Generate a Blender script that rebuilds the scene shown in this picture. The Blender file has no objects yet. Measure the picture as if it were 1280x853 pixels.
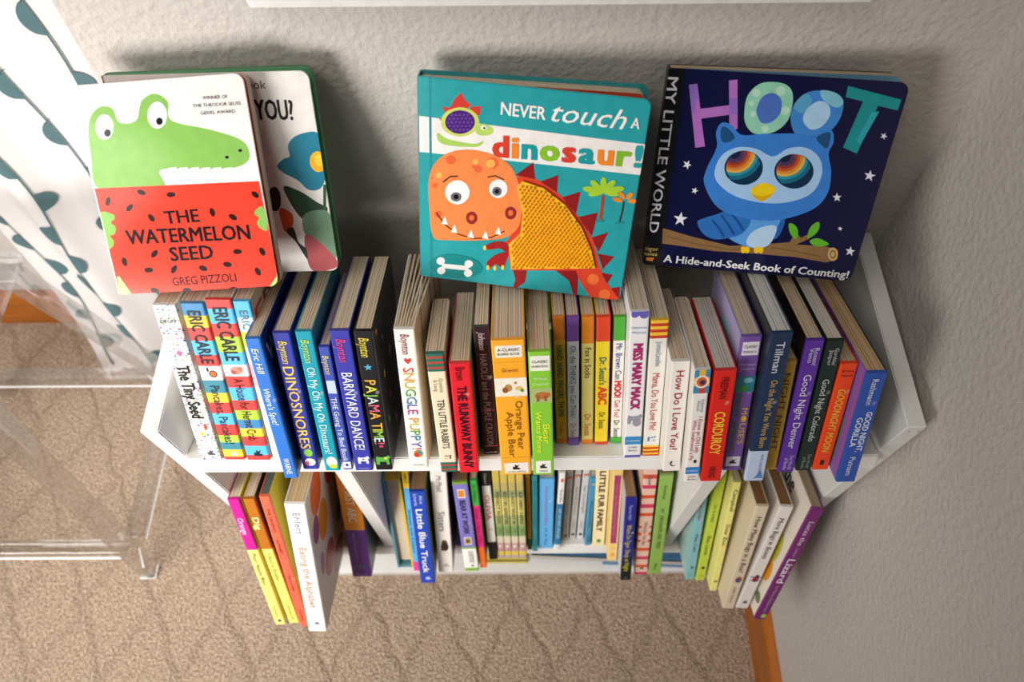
import bpy, bmesh, math, random
from mathutils import Vector, Matrix
random.seed(7)
scene = bpy.context.scene
COL = scene.collection

# ------------------------------------------------------------------ camera
cam_data = bpy.data.cameras.new('camera')
cam_data.sensor_fit = 'HORIZONTAL'
cam_data.sensor_width = 36.0
cam_data.lens = 998.87 * 36.0 / 1280.0
cam_data.clip_start = 0.02
cam = bpy.data.objects.new('camera', cam_data)
COL.objects.link(cam)
RX = Vector((0.99996183, -0.00316567, -0.00814404))
DN = Vector((-0.00683461, -0.86408125, -0.50330594))
FW = Vector((-0.00544381, 0.50334239, -0.86406991))
cam.matrix_world = Matrix(((RX.x, -DN.x, -FW.x, 0.0),
                           (RX.y, -DN.y, -FW.y, -0.51342),
                           (RX.z, -DN.z, -FW.z, 1.35),
                           (0, 0, 0, 1)))
cam_data.dof.use_dof = True
cam_data.dof.focus_distance = 0.73
cam_data.dof.aperture_fstop = 5.6
scene.camera = cam

# ------------------------------------------------------------------ light
scene.view_settings.view_transform = 'Standard'
scene.view_settings.look = 'None'
scene.view_settings.gamma = 1.0
scene.view_settings.use_curve_mapping = False
scene.view_settings.exposure = 0.0
world = bpy.data.worlds.new('room_light')
scene.world = world
world.use_nodes = True
world.node_tree.nodes['Background'].inputs[0].default_value = (0.80, 0.86, 1.0, 1)
world.node_tree.nodes['Background'].inputs[1].default_value = 0.055

def area(name, loc, target, sx, sy, power, col, spread=180):
    d = bpy.data.lights.new(name, 'AREA')
    d.shape = 'RECTANGLE'; d.size = sx; d.size_y = sy; d.energy = power; d.color = col
    o = bpy.data.objects.new(name, d); COL.objects.link(o)
    o.location = loc
    o.rotation_euler = (Vector(target) - Vector(loc)).to_track_quat('-Z', 'Y').to_euler()
    d.spread = math.radians(spread)
    return o
area('window_daylight', (-1.0, -1.12, 0.95), (-0.55, 0.0, 0.60), 0.7, 0.5, 7.7, (1.0, 0.96, 0.91), 82)
area('left_fill', (-1.25, -0.75, 1.2), (-0.62, -0.32, 0.0), 0.7, 0.8, 4.4, (1.0, 0.97, 0.93), 88)  # added fill from the left, brightens the carpet and left side
area('overhead_fill', (-0.75, -0.95, 2.3), (-0.45, -0.40, 0.0), 0.9, 0.9, 6.0, (1.0, 0.94, 0.86), 100)  # added overhead fill in place of ceiling bounce, lifts page tops and carpet

# ------------------------------------------------------------------ helpers
def lin(hexa):
    h = hexa.lstrip('#')
    out = []
    for i in (0, 2, 4):
        c = int(h[i:i+2], 16) / 255.0
        out.append(c / 12.92 if c <= 0.04045 else ((c + 0.055) / 1.055) ** 2.4)
    return (*out, 1.0)
MATS = {}
def mat(hexa, rough=0.38, spec=0.5, wear=0.0):
    key = (hexa, rough, spec, wear)
    if key in MATS: return MATS[key]
    m = bpy.data.materials.new('paint_' + hexa.strip('#'))
    m.use_nodes = True
    nt = m.node_tree; b = nt.nodes['Principled BSDF']
    b.inputs['Roughness'].default_value = rough
    b.inputs['Specular IOR Level'].default_value = spec
    tc = nt.nodes.new('ShaderNodeTexCoord')
    n = nt.nodes.new('ShaderNodeTexNoise'); n.inputs['Scale'].default_value = 90; n.inputs['Detail'].default_value = 3
    nt.links.new(tc.outputs['Object'], n.inputs['Vector'])
    mx = nt.nodes.new('ShaderNodeMixRGB'); mx.blend_type = 'MIX'
    c = lin(hexa)
    mx.inputs[1].default_value = c
    r = nt.nodes.new('ShaderNodeValToRGB')
    if wear > 0:                                   # rubbed, paper-white specks
        mx.inputs[2].default_value = (0.75, 0.72, 0.68, 1)
        r.color_ramp.elements[0].position = 0.66; r.color_ramp.elements[0].color = (0, 0, 0, 1)
        r.color_ramp.elements[1].position = 0.74; r.color_ramp.elements[1].color = (wear, wear, wear, 1)
    else:
        mx.inputs[2].default_value = tuple(min(1, x * 0.90) for x in c[:3]) + (1,)
        r.color_ramp.elements[0].position = 0.4; r.color_ramp.elements[1].position = 0.7
    nt.links.new(n.outputs['Fac'], r.inputs[0]); nt.links.new(r.outputs[0], mx.inputs[0])
    nt.links.new(mx.outputs[0], b.inputs['Base Color'])
    MATS[key] = m
    return m

def painted(hexa):
    """hand-painted tissue paper: streaky strokes in the colour"""
    key = ('painted', hexa)
    if key in MATS: return MATS[key]
    m = bpy.data.materials.new('painted_' + hexa.strip('#')); m.use_nodes = True
    nt = m.node_tree; b = nt.nodes['Principled BSDF']; b.inputs['Roughness'].default_value = 0.4
    tc = nt.nodes.new('ShaderNodeTexCoord'); mp = nt.nodes.new('ShaderNodeMapping')
    mp.inputs['Rotation'].default_value = (0, 0.5, 0); mp.inputs['Scale'].default_value = (260, 30, 900)
    n = nt.nodes.new('ShaderNodeTexNoise'); n.inputs['Scale'].default_value = 1; n.inputs['Detail'].default_value = 2
    mx = nt.nodes.new('ShaderNodeMixRGB'); c = lin(hexa)
    mx.inputs[1].default_value = tuple(x * 0.72 for x in c[:3]) + (1,)
    mx.inputs[2].default_value = tuple(min(1, x * 1.15 + 0.04) for x in c[:3]) + (1,)
    nt.links.new(tc.outputs['Object'], mp.inputs['Vector']); nt.links.new(mp.outputs[0], n.inputs['Vector'])
    nt.links.new(n.outputs['Fac'], mx.inputs[0]); nt.links.new(mx.outputs[0], b.inputs['Base Color'])
    MATS[key] = m
    return m

def speckled():
    if 'speckled' in MATS: return MATS['speckled']
    m = bpy.data.materials.new('speckled_paper'); m.use_nodes = True
    nt = m.node_tree; b = nt.nodes['Principled BSDF']; b.inputs['Roughness'].default_value = 0.4
    tc = nt.nodes.new('ShaderNodeTexCoord')
    prev = None
    for sc, th in ((260, 0.30), (520, 0.32)):
        v = nt.nodes.new('ShaderNodeTexVoronoi'); v.inputs['Scale'].default_value = sc
        nt.links.new(tc.outputs['Object'], v.inputs['Vector'])
        lt = nt.nodes.new('ShaderNodeMath'); lt.operation = 'LESS_THAN'; lt.inputs[1].default_value = th
        nt.links.new(v.outputs['Distance'], lt.inputs[0])
        hs = nt.nodes.new('ShaderNodeHueSaturation'); hs.inputs['Value'].default_value = 0.42; hs.inputs['Saturation'].default_value = 0.9
        nt.links.new(v.outputs['Color'], hs.inputs['Color'])
        mx = nt.nodes.new('ShaderNodeMixRGB'); mx.inputs[1].default_value = (0.80, 0.78, 0.74, 1)
        if prev: nt.links.new(prev.outputs[0], mx.inputs[1])
        nt.links.new(lt.outputs[0], mx.inputs[0]); nt.links.new(hs.outputs[0], mx.inputs[2])
        prev = mx
    nt.links.new(prev.outputs[0], b.inputs['Base Color'])
    MATS['speckled'] = m
    return m

def pages(kind='board', tint='#e0cdb2'):
    key = ('pages', kind, tint)
    if key in MATS: return MATS[key]
    m = bpy.data.materials.new('page_edges_' + kind); m.use_nodes = True
    nt = m.node_tree; b = nt.nodes['Principled BSDF']; b.inputs['Roughness'].default_value = 0.8
    tc = nt.nodes.new('ShaderNodeTexCoord'); sp = nt.nodes.new('ShaderNodeSeparateXYZ')
    nt.links.new(tc.outputs['Object'], sp.inputs[0])
    oi = nt.nodes.new('ShaderNodeObjectInfo')
    mu = nt.nodes.new('ShaderNodeMath'); mu.operation = 'MULTIPLY'; mu.inputs[1].default_value = 900 if kind == 'board' else 2200
    nt.links.new(sp.outputs['X'], mu.inputs[0])
    ad = nt.nodes.new('ShaderNodeMath'); ad.operation = 'MULTIPLY_ADD'; ad.inputs[1].default_value = 50
    nt.links.new(oi.outputs['Random'], ad.inputs[0]); nt.links.new(mu.outputs[0], ad.inputs[2])
    n = nt.nodes.new('ShaderNodeTexNoise'); n.noise_dimensions = '1D'; n.inputs['Detail'].default_value = 2
    n.inputs['Scale'].default_value = 1
    nt.links.new(ad.outputs[0], n.inputs['W'])
    r = nt.nodes.new('ShaderNodeValToRGB'); c = lin(tint)
    e = r.color_ramp.elements
    e[0].position = 0.30; e[0].color = tuple(x * (0.36 if kind == 'board' else 0.5) for x in c[:3]) + (1,)
    e[1].position = 0.50; e[1].color = tuple(x * 0.9 for x in c[:3]) + (1,)
    e2 = r.color_ramp.elements.new(0.8); e2.color = tuple(min(1, x * 1.12) for x in c[:3]) + (1,)
    nt.links.new(n.outputs['Fac'], r.inputs[0]); nt.links.new(r.outputs[0], b.inputs['Base Color'])
    bp = nt.nodes.new('ShaderNodeBump'); bp.inputs['Strength'].default_value = 0.3; bp.inputs['Distance'].default_value = 0.0006
    nt.links.new(n.outputs['Fac'], bp.inputs['Height']); nt.links.new(bp.outputs[0], b.inputs['Normal'])
    MATS[key] = m
    return m

def link(name, bm, mats, parent=None, smooth=False):
    me = bpy.data.meshes.new(name)
    bm.normal_update(); bm.to_mesh(me); bm.free()
    for x in (mats if isinstance(mats, (list, tuple)) else [mats]): me.materials.append(x)
    if smooth:
        for p in me.polygons: p.use_smooth = True
    o = bpy.data.objects.new(name, me); COL.objects.link(o)
    if parent: o.parent = parent
    return o
def empty(name, label, cat, group=None, mw=None):
    o = bpy.data.objects.new(name, None); COL.objects.link(o)
    o.empty_display_size = 0.02
    o['label'] = label; o['category'] = cat
    if group: o['group'] = group
    if mw is not None: o.matrix_world = mw
    return o
def tag(o, label, cat, group=None):
    o['label'] = label; o['category'] = cat
    if group: o['group'] = group
    return o
def struct(o):
    o['kind'] = 'structure'
    return o
def box(bm, x0, x1, y0, y1, z0, z1, mi=0, bev=0.0, M=None):
    vs = [bm.verts.new((x, y, z)) for x in (x0, x1) for y in (y0, y1) for z in (z0, z1)]
    fs = [(0, 1, 3, 2), (4, 6, 7, 5), (0, 4, 5, 1), (2, 3, 7, 6), (0, 2, 6, 4), (1, 5, 7, 3)]
    faces = [bm.faces.new([vs[i] for i in f]) for f in fs]
    for f in faces: f.material_index = mi
    if bev > 0:
        es = list({e for f in faces for e in f.edges})
        r = bmesh.ops.bevel(bm, geom=es, offset=bev, segments=2, affect='EDGES', profile=0.5)
        for f in r['faces']: f.material_index = mi
        vs = list({v for f in faces if f.is_valid for v in f.verts} | {v for f in r['faces'] for v in f.verts})
    if M is not None:
        for v in vs: v.co = M @ v.co
def prism(bm, pts, d, mi=0):
    """closed outline pts (list of Vectors) extruded by vector d"""
    a = [bm.verts.new(p) for p in pts]; b = [bm.verts.new(Vector(p) + d) for p in pts]
    n = len(pts)
    fs = [bm.faces.new(a[::-1]), bm.faces.new(b)]
    for i in range(n): fs.append(bm.faces.new((a[i], a[(i+1) % n], b[(i+1) % n], b[i])))
    for f in fs: f.material_index = mi
    bmesh.ops.recalc_face_normals(bm, faces=fs)
    return fs

# lettering: glyph outlines turned into flat faces, laid on a spine or cover
GLYPHS = {}
def glyph_mesh(s, bold, shear):
    key = (s, bold, shear)
    if key in GLYPHS: return GLYPHS[key]
    cu = bpy.data.curves.new('glyphs', 'FONT'); cu.body = s
    cu.size = 1.0; cu.offset = bold; cu.shear = shear; cu.resolution_u = 2
    if bold: cu.space_character = 1.0 + bold * 2
    o = bpy.data.objects.new('glyphs', cu); COL.objects.link(o)
    dg = bpy.context.evaluated_depsgraph_get()
    me = bpy.data.meshes.new_from_object(o.evaluated_get(dg))
    vs = [(v.co.x, v.co.y) for v in me.vertices]; fs = [tuple(p.vertices) for p in me.polygons]
    bpy.data.objects.remove(o); bpy.data.curves.remove(cu); bpy.data.meshes.remove(me)
    GLYPHS[key] = (vs, fs)
    return vs, fs
def add_text(bm, s, org, U, V, length, cap, mis, bold=0.0, shear=0.0, fitx=True):
    if bold > 0:                                   # heavier strokes: the same outline laid down a hair apart
        d = bold * cap / 0.70 * 0.8; N = U.cross(V).normalized()
        for k, (a, b) in enumerate(((-1, -.5), (1, -.5), (-1, .5), (1, .5), (0, 0))):
            add_text(bm, s, org + U * (d * (1 + a)) + V * (d * b) + N * (k * 2e-6), U, V, length - 2 * d, cap, mis, 0.0, shear, fitx)
        return
    """baseline starts at org, runs `length` along unit U, caps are `cap` tall along unit V"""
    vs, fs = glyph_mesh(s, bold, shear)
    if not vs: return
    x0 = min(v[0] for v in vs); x1 = max(v[0] for v in vs)
    sx = length / max(x1 - x0, 1e-6); sy = cap / 0.70
    if not fitx and sx > sy * 1.15:
        shift = (length - (x1 - x0) * sy * 1.15) / 2; sx = sy * 1.15
    else: shift = 0.0
    new = [bm.verts.new(org + U * ((x - x0) * sx + shift) + V * (y * sy)) for x, y in vs]
    w = x1 - x0; ncol = len(mis)
    for f in fs:
        try: nf = bm.faces.new([new[i] for i in f])
        except ValueError: continue
        if ncol == 1: nf.material_index = mis[0]
        else:
            cx = sum(vs[i][0] for i in f) / len(f)
            nf.material_index = mis[min(ncol - 1, int((cx - x0) / w * ncol))]
def add_letters(bm, s, org, U, V, length, cap, mis, bold=0.0, shear=0.0):
    """each letter its own colour"""
    gap = 0.07
    ws = []
    for ch in s:
        if ch == ' ': ws.append(0.22); continue
        vs, fs = glyph_mesh(ch, bold, shear)
        ws.append(max(v[0] for v in vs) - min(v[0] for v in vs))
    k = length / (sum(ws) + gap * (len(s) - 1)); x = 0.0
    for i, ch in enumerate(s):
        if ch != ' ': add_text(bm, ch, org + U * x, U, V, ws[i] * k, cap, [mis[i % len(mis)]], bold, shear)
        x += (ws[i] + gap) * k
def absorb(dst, src, off):
    """move src's faces into dst, its material slots counted on from off"""
    src.verts.index_update()
    vs = [dst.verts.new(v.co) for v in src.verts]
    for f in src.faces:
        try: nf = dst.faces.new([vs[v.index] for v in f.verts])
        except ValueError: continue
        nf.material_index = f.material_index + off
    src.free()
# ------------------------------------------------------------------ the room
XR, XW = 0.3815, -0.34            # right wall, outer corner where the shelf wall ends
def noise_mat(name, base, alt, scale, bump, dist, rough=0.9, detail=6):
    m = bpy.data.materials.new(name); m.use_nodes = True
    nt = m.node_tree; b = nt.nodes['Principled BSDF']; b.inputs['Roughness'].default_value = rough
    b.inputs['Specular IOR Level'].default_value = 0.3
    tc = nt.nodes.new('ShaderNodeTexCoord')
    n = nt.nodes.new('ShaderNodeTexNoise'); n.inputs['Scale'].default_value = scale; n.inputs['Detail'].default_value = detail
    nt.links.new(tc.outputs['Object'], n.inputs['Vector'])
    r = nt.nodes.new('ShaderNodeValToRGB')
    r.color_ramp.elements[0].position = 0.35; r.color_ramp.elements[0].color = lin(alt)
    r.color_ramp.elements[1].position = 0.65; r.color_ramp.elements[1].color = lin(base)
    nt.links.new(n.outputs['Fac'], r.inputs[0]); nt.links.new(r.outputs[0], b.inputs['Base Color'])
    bp = nt.nodes.new('ShaderNodeBump'); bp.inputs['Strength'].default_value = bump; bp.inputs['Distance'].default_value = dist
    nt.links.new(n.outputs['Fac'], bp.inputs['Height']); nt.links.new(bp.outputs[0], b.inputs['Normal'])
    return m
M_WALL = noise_mat('orange_peel_wall_paint', '#c6c0ba', '#c3bdb7', 150, 0.6, 0.003, 0.7, 2)

def wood_mat():
    m = bpy.data.materials.new('stained_oak'); m.use_nodes = True
    nt = m.node_tree; b = nt.nodes['Principled BSDF']; b.inputs['Roughness'].default_value = 0.35
    tc = nt.nodes.new('ShaderNodeTexCoord'); mp = nt.nodes.new('ShaderNodeMapping'); mp.inputs['Scale'].default_value = (6, 6, 90)
    n = nt.nodes.new('ShaderNodeTexNoise'); n.inputs['Scale'].default_value = 1; n.inputs['Detail'].default_value = 5
    nt.links.new(tc.outputs['Object'], mp.inputs['Vector']); nt.links.new(mp.outputs[0], n.inputs['Vector'])
    r = nt.nodes.new('ShaderNodeValToRGB')
    r.color_ramp.elements[0].position = 0.3; r.color_ramp.elements[0].color = lin('#8a4a10')
    r.color_ramp.elements[1].position = 0.7; r.color_ramp.elements[1].color = lin('#b9691c')
    nt.links.new(n.outputs['Fac'], r.inputs[0]); nt.links.new(r.outputs[0], b.inputs['Base Color'])
    return m
M_OAK = wood_mat()

def carpet_mat():
    m = bpy.data.materials.new('loop_carpet'); m.use_nodes = True
    nt = m.node_tree; b = nt.nodes['Principled BSDF']; b.inputs['Roughness'].default_value = 0.95
    b.inputs['Specular IOR Level'].default_value = 0.1
    L = nt.links.new
    tc = nt.nodes.new('ShaderNodeTexCoord')
    nw = nt.nodes.new('ShaderNodeTexNoise'); nw.inputs['Scale'].default_value = 22; nw.inputs['Detail'].default_value = 2
    L(tc.outputs['Object'], nw.inputs['Vector'])
    wob = nt.nodes.new('ShaderNodeMixRGB'); wob.blend_type = 'LINEAR_LIGHT'; wob.inputs[0].default_value = 0.018
    L(tc.outputs['Object'], wob.inputs[1]); L(nw.outputs['Color'], wob.inputs[2])
    def lines(ang, per, width):
        mp = nt.nodes.new('ShaderNodeMapping'); mp.inputs['Rotation'].default_value = (0, 0, math.radians(ang))
        L(wob.outputs[0], mp.inputs['Vector'])
        sp = nt.nodes.new('ShaderNodeSeparateXYZ'); L(mp.outputs[0], sp.inputs[0])
        d = nt.nodes.new('ShaderNodeMath'); d.operation = 'DIVIDE'; d.inputs[1].default_value = per; L(sp.outputs['X'], d.inputs[0])
        p = nt.nodes.new('ShaderNodeMath'); p.operation = 'PINGPONG'; p.inputs[1].default_value = 0.5; L(d.outputs[0], p.inputs[0])
        r = nt.nodes.new('ShaderNodeMapRange'); r.inputs[1].default_value = 0; r.inputs[2].default_value = width
        r.inputs[3].default_value = 1; r.inputs[4].default_value = 0; r.clamp = True; L(p.outputs[0], r.inputs[0])
        return r
    a = lines(28, 0.105, 0.10); c = lines(-28, 0.105, 0.10)
    mxm = nt.nodes.new('ShaderNodeMath'); mxm.operation = 'MAXIMUM'; L(a.outputs[0], mxm.inputs[0]); L(c.outputs[0], mxm.inputs[1])
    v = nt.nodes.new('ShaderNodeTexVoronoi'); v.inputs['Scale'].default_value = 330; L(tc.outputs['Object'], v.inputs['Vector'])
    n2 = nt.nodes.new('ShaderNodeTexNoise'); n2.inputs['Scale'].default_value = 240; n2.inputs['Detail'].default_value = 5; L(tc.outputs['Object'], n2.inputs['Vector'])
    r2 = nt.nodes.new('ShaderNodeValToRGB')
    r2.color_ramp.elements[0].position = 0.33; r2.color_ramp.elements[0].color = lin('#8e7764')
    r2.color_ramp.elements[1].position = 0.66; r2.color_ramp.elements[1].color = lin('#cdb7a1')
    L(n2.outputs['Fac'], r2.inputs[0])
    mx = nt.nodes.new('ShaderNodeMixRGB'); mx.inputs[2].default_value = lin('#7d6552')
    f = nt.nodes.new('ShaderNodeMath'); f.operation = 'MULTIPLY'; f.inputs[1].default_value = 0.22; L(mxm.outputs[0], f.inputs[0])
    L(f.outputs[0], mx.inputs[0]); L(r2.outputs[0], mx.inputs[1]); L(mx.outputs[0], b.inputs['Base Color'])
    h = nt.nodes.new('ShaderNodeMath'); h.operation = 'SUBTRACT'; L(n2.outputs['Fac'], h.inputs[0])
    g = nt.nodes.new('ShaderNodeMath'); g.operation = 'MULTIPLY'; g.inputs[1].default_value = 0.7; L(mxm.outputs[0], g.inputs[0]); L(g.outputs[0], h.inputs[1])
    h2 = nt.nodes.new('ShaderNodeMath'); h2.operation = 'MULTIPLY_ADD'; h2.inputs[1].default_value = -0.5
    L(v.outputs['Distance'], h2.inputs[0]); L(h.outputs[0], h2.inputs[2])
    bp = nt.nodes.new('ShaderNodeBump'); bp.inputs['Strength'].default_value = 0.9; bp.inputs['Distance'].default_value = 0.006
    L(h2.outputs[0], bp.inputs['Height']); L(bp.outputs[0], b.inputs['Normal'])
    return m
bm = bmesh.new(); box(bm, -2.2, XR + 0.1, -2.4, 0.45, -0.05, 0.0)
struct(link('floor', bm, carpet_mat()))
bm = bmesh.new(); box(bm, XW, XR + 0.1, 0.0, 0.12, 0.0, 2.3)
struct(link('wall_back', bm, M_WALL))
bm = bmesh.new(); box(bm, XR, XR + 0.1, -2.4, 0.0, 0.0, 2.3)
struct(link('wall_right', bm, M_WALL))
bm = bmesh.new(); box(bm, -2.2, XW, 0.335, 0.43, 0.0, 2.3); box(bm, XW, XW + 0.1, 0.12, 0.43, 0, 2.3)
struct(link('wall_recess', bm, M_WALL))
def board(name, pts, d):
    bm = bmesh.new(); prism(bm, pts, d)
    return struct(link(name, bm, M_OAK))
prof = lambda ax, z: None
board('baseboard_right', [Vector((XR, -2.4, 0.0)), Vector((XR - 0.0125, -2.4, 0.0)), Vector((XR - 0.0125, -2.4, 0.088)), Vector((XR - 0.009, -2.4, 0.097)), Vector((XR, -2.4, 0.10))], Vector((0, 2.4, 0)))
board('baseboard_recess', [Vector((-2.2, 0.335, 0.0)), Vector((-2.2, 0.322, 0.0)), Vector((-2.2, 0.322, 0.088)), Vector((-2.2, 0.326, 0.097)), Vector((-2.2, 0.335, 0.10))], Vector((1.86, 0, 0)))
# white window stool over the bookcase
M_TRIM = mat('#e8e7e6', 0.45)
bm = bmesh.new()
prism(bm, [Vector((-0.1985, -0.001, 0.9785)), Vector((-0.1885, -0.02, 0.9785)), Vector((0.2530, -0.02, 0.9785)), Vector((0.263, -0.001, 0.9785))], Vector((0, 0, 0.09)))
box(bm, -0.215, 0.28, -0.045, -0.001, 1.0685, 1.09, bev=0.003)
struct(link('trim_1', bm, M_TRIM))

# ------------------------------------------------------------------ bookcase
T = math.radians(23)
UP = Vector((0, math.sin(T), math.cos(T))); OUT = Vector((0, -math.cos(T), math.sin(T))); IN = -OUT
XL_, XR_ = -0.3397, 0.3672
PU = Vector((0, -0.222, 0.6261)); PL = Vector((0, -0.1964, 0.2346))
fy = lambda z: -0.181 - 0.0655 * z
def white_paint():
    m = noise_mat('white_lacquer', '#e9e8e6', '#e4e3e1', 30, 0.05, 0.001, 0.42, 2)
    return m
M_WHITE = white_paint()
case = empty('bookcase', 'white two-tier wooden bookcase with tilted shelves on the carpet in the wall nook', 'bookcase', mw=Matrix.Translation((0.0137, -0.1, 0)))
inv = Vector((-0.0137, 0.1, 0))
def case_part(name, bm):
    for v in bm.verts: v.co += inv
    bmesh.ops.bevel(bm, geom=list(bm.edges), offset=0.0012, segments=2, affect='EDGES')
    return link(name, bm, M_WHITE, case)
for x0 in (XL_, XR_ - 0.0175):
    bm = bmesh.new()
    prism(bm, [Vector((x0, -0.002, 0)), Vector((x0, fy(0), 0)), Vector((x0, -0.2215, 0.6905)), Vector((x0, -0.002, 0.6905))], Vector((0.0175, 0, 0)))
    p = case_part('side_panel', bm)
def shelf(name, P, x0, x1, th, depth):
    bm = bmesh.new()
    a = Vector((x0, P.y, P.z))
    prism(bm, [a, a + IN * depth, a + IN * depth - UP * th, a - UP * th], Vector((x1 - x0, 0, 0)))
    return case_part(name, bm)
shelf('upper_shelf', PU, XL_ + 0.0175, XR_ - 0.0175, 0.019, 0.212)
shelf('lower_shelf', PL, XL_ + 0.0175, XR_ - 0.0175, 0.019, 0.186)
for x0 in (-0.187, 0.1975):
    bm = bmesh.new()
    zt = lambda y: PU.z - 0.0207 - (y + 0.222) * math.tan(T)
    zb = lambda y: PL.z + 0.0002 - (y + 0.1964) * math.tan(T)
    prism(bm, [Vector((x0, -0.219, zt(-0.219))), Vector((x0, -0.03, zt(-0.03))), Vector((x0, -0.03, zb(-0.03))), Vector((x0, -0.1965, zb(-0.1965)))], Vector((0.018, 0, 0)))
    case_part('partition', bm)
bm = bmesh.new(); box(bm, XL_ + 0.0175, XR_ - 0.0175, -0.1785, -0.008, 0.0, 0.018); case_part('bottom_panel', bm)
bm = bmesh.new(); box(bm, XL_ + 0.0175, XR_ - 0.0175, -0.0075, -0.002, 0.018, 0.52); case_part('back_panel', bm)
bm = bmesh.new()
for dx in (0.004, 0.0125):
    bmesh.ops.create_circle(bm, cap_ends=True, segments=10, radius=0.0009, matrix=Matrix.Translation(Vector((XR_ - 0.0175 + dx, -0.2226, 0.683)) + inv) @ Matrix.Rotation(math.pi / 2, 4, 'X'))
link('nail_head', bm, mat('#3a3532'), case)
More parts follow.
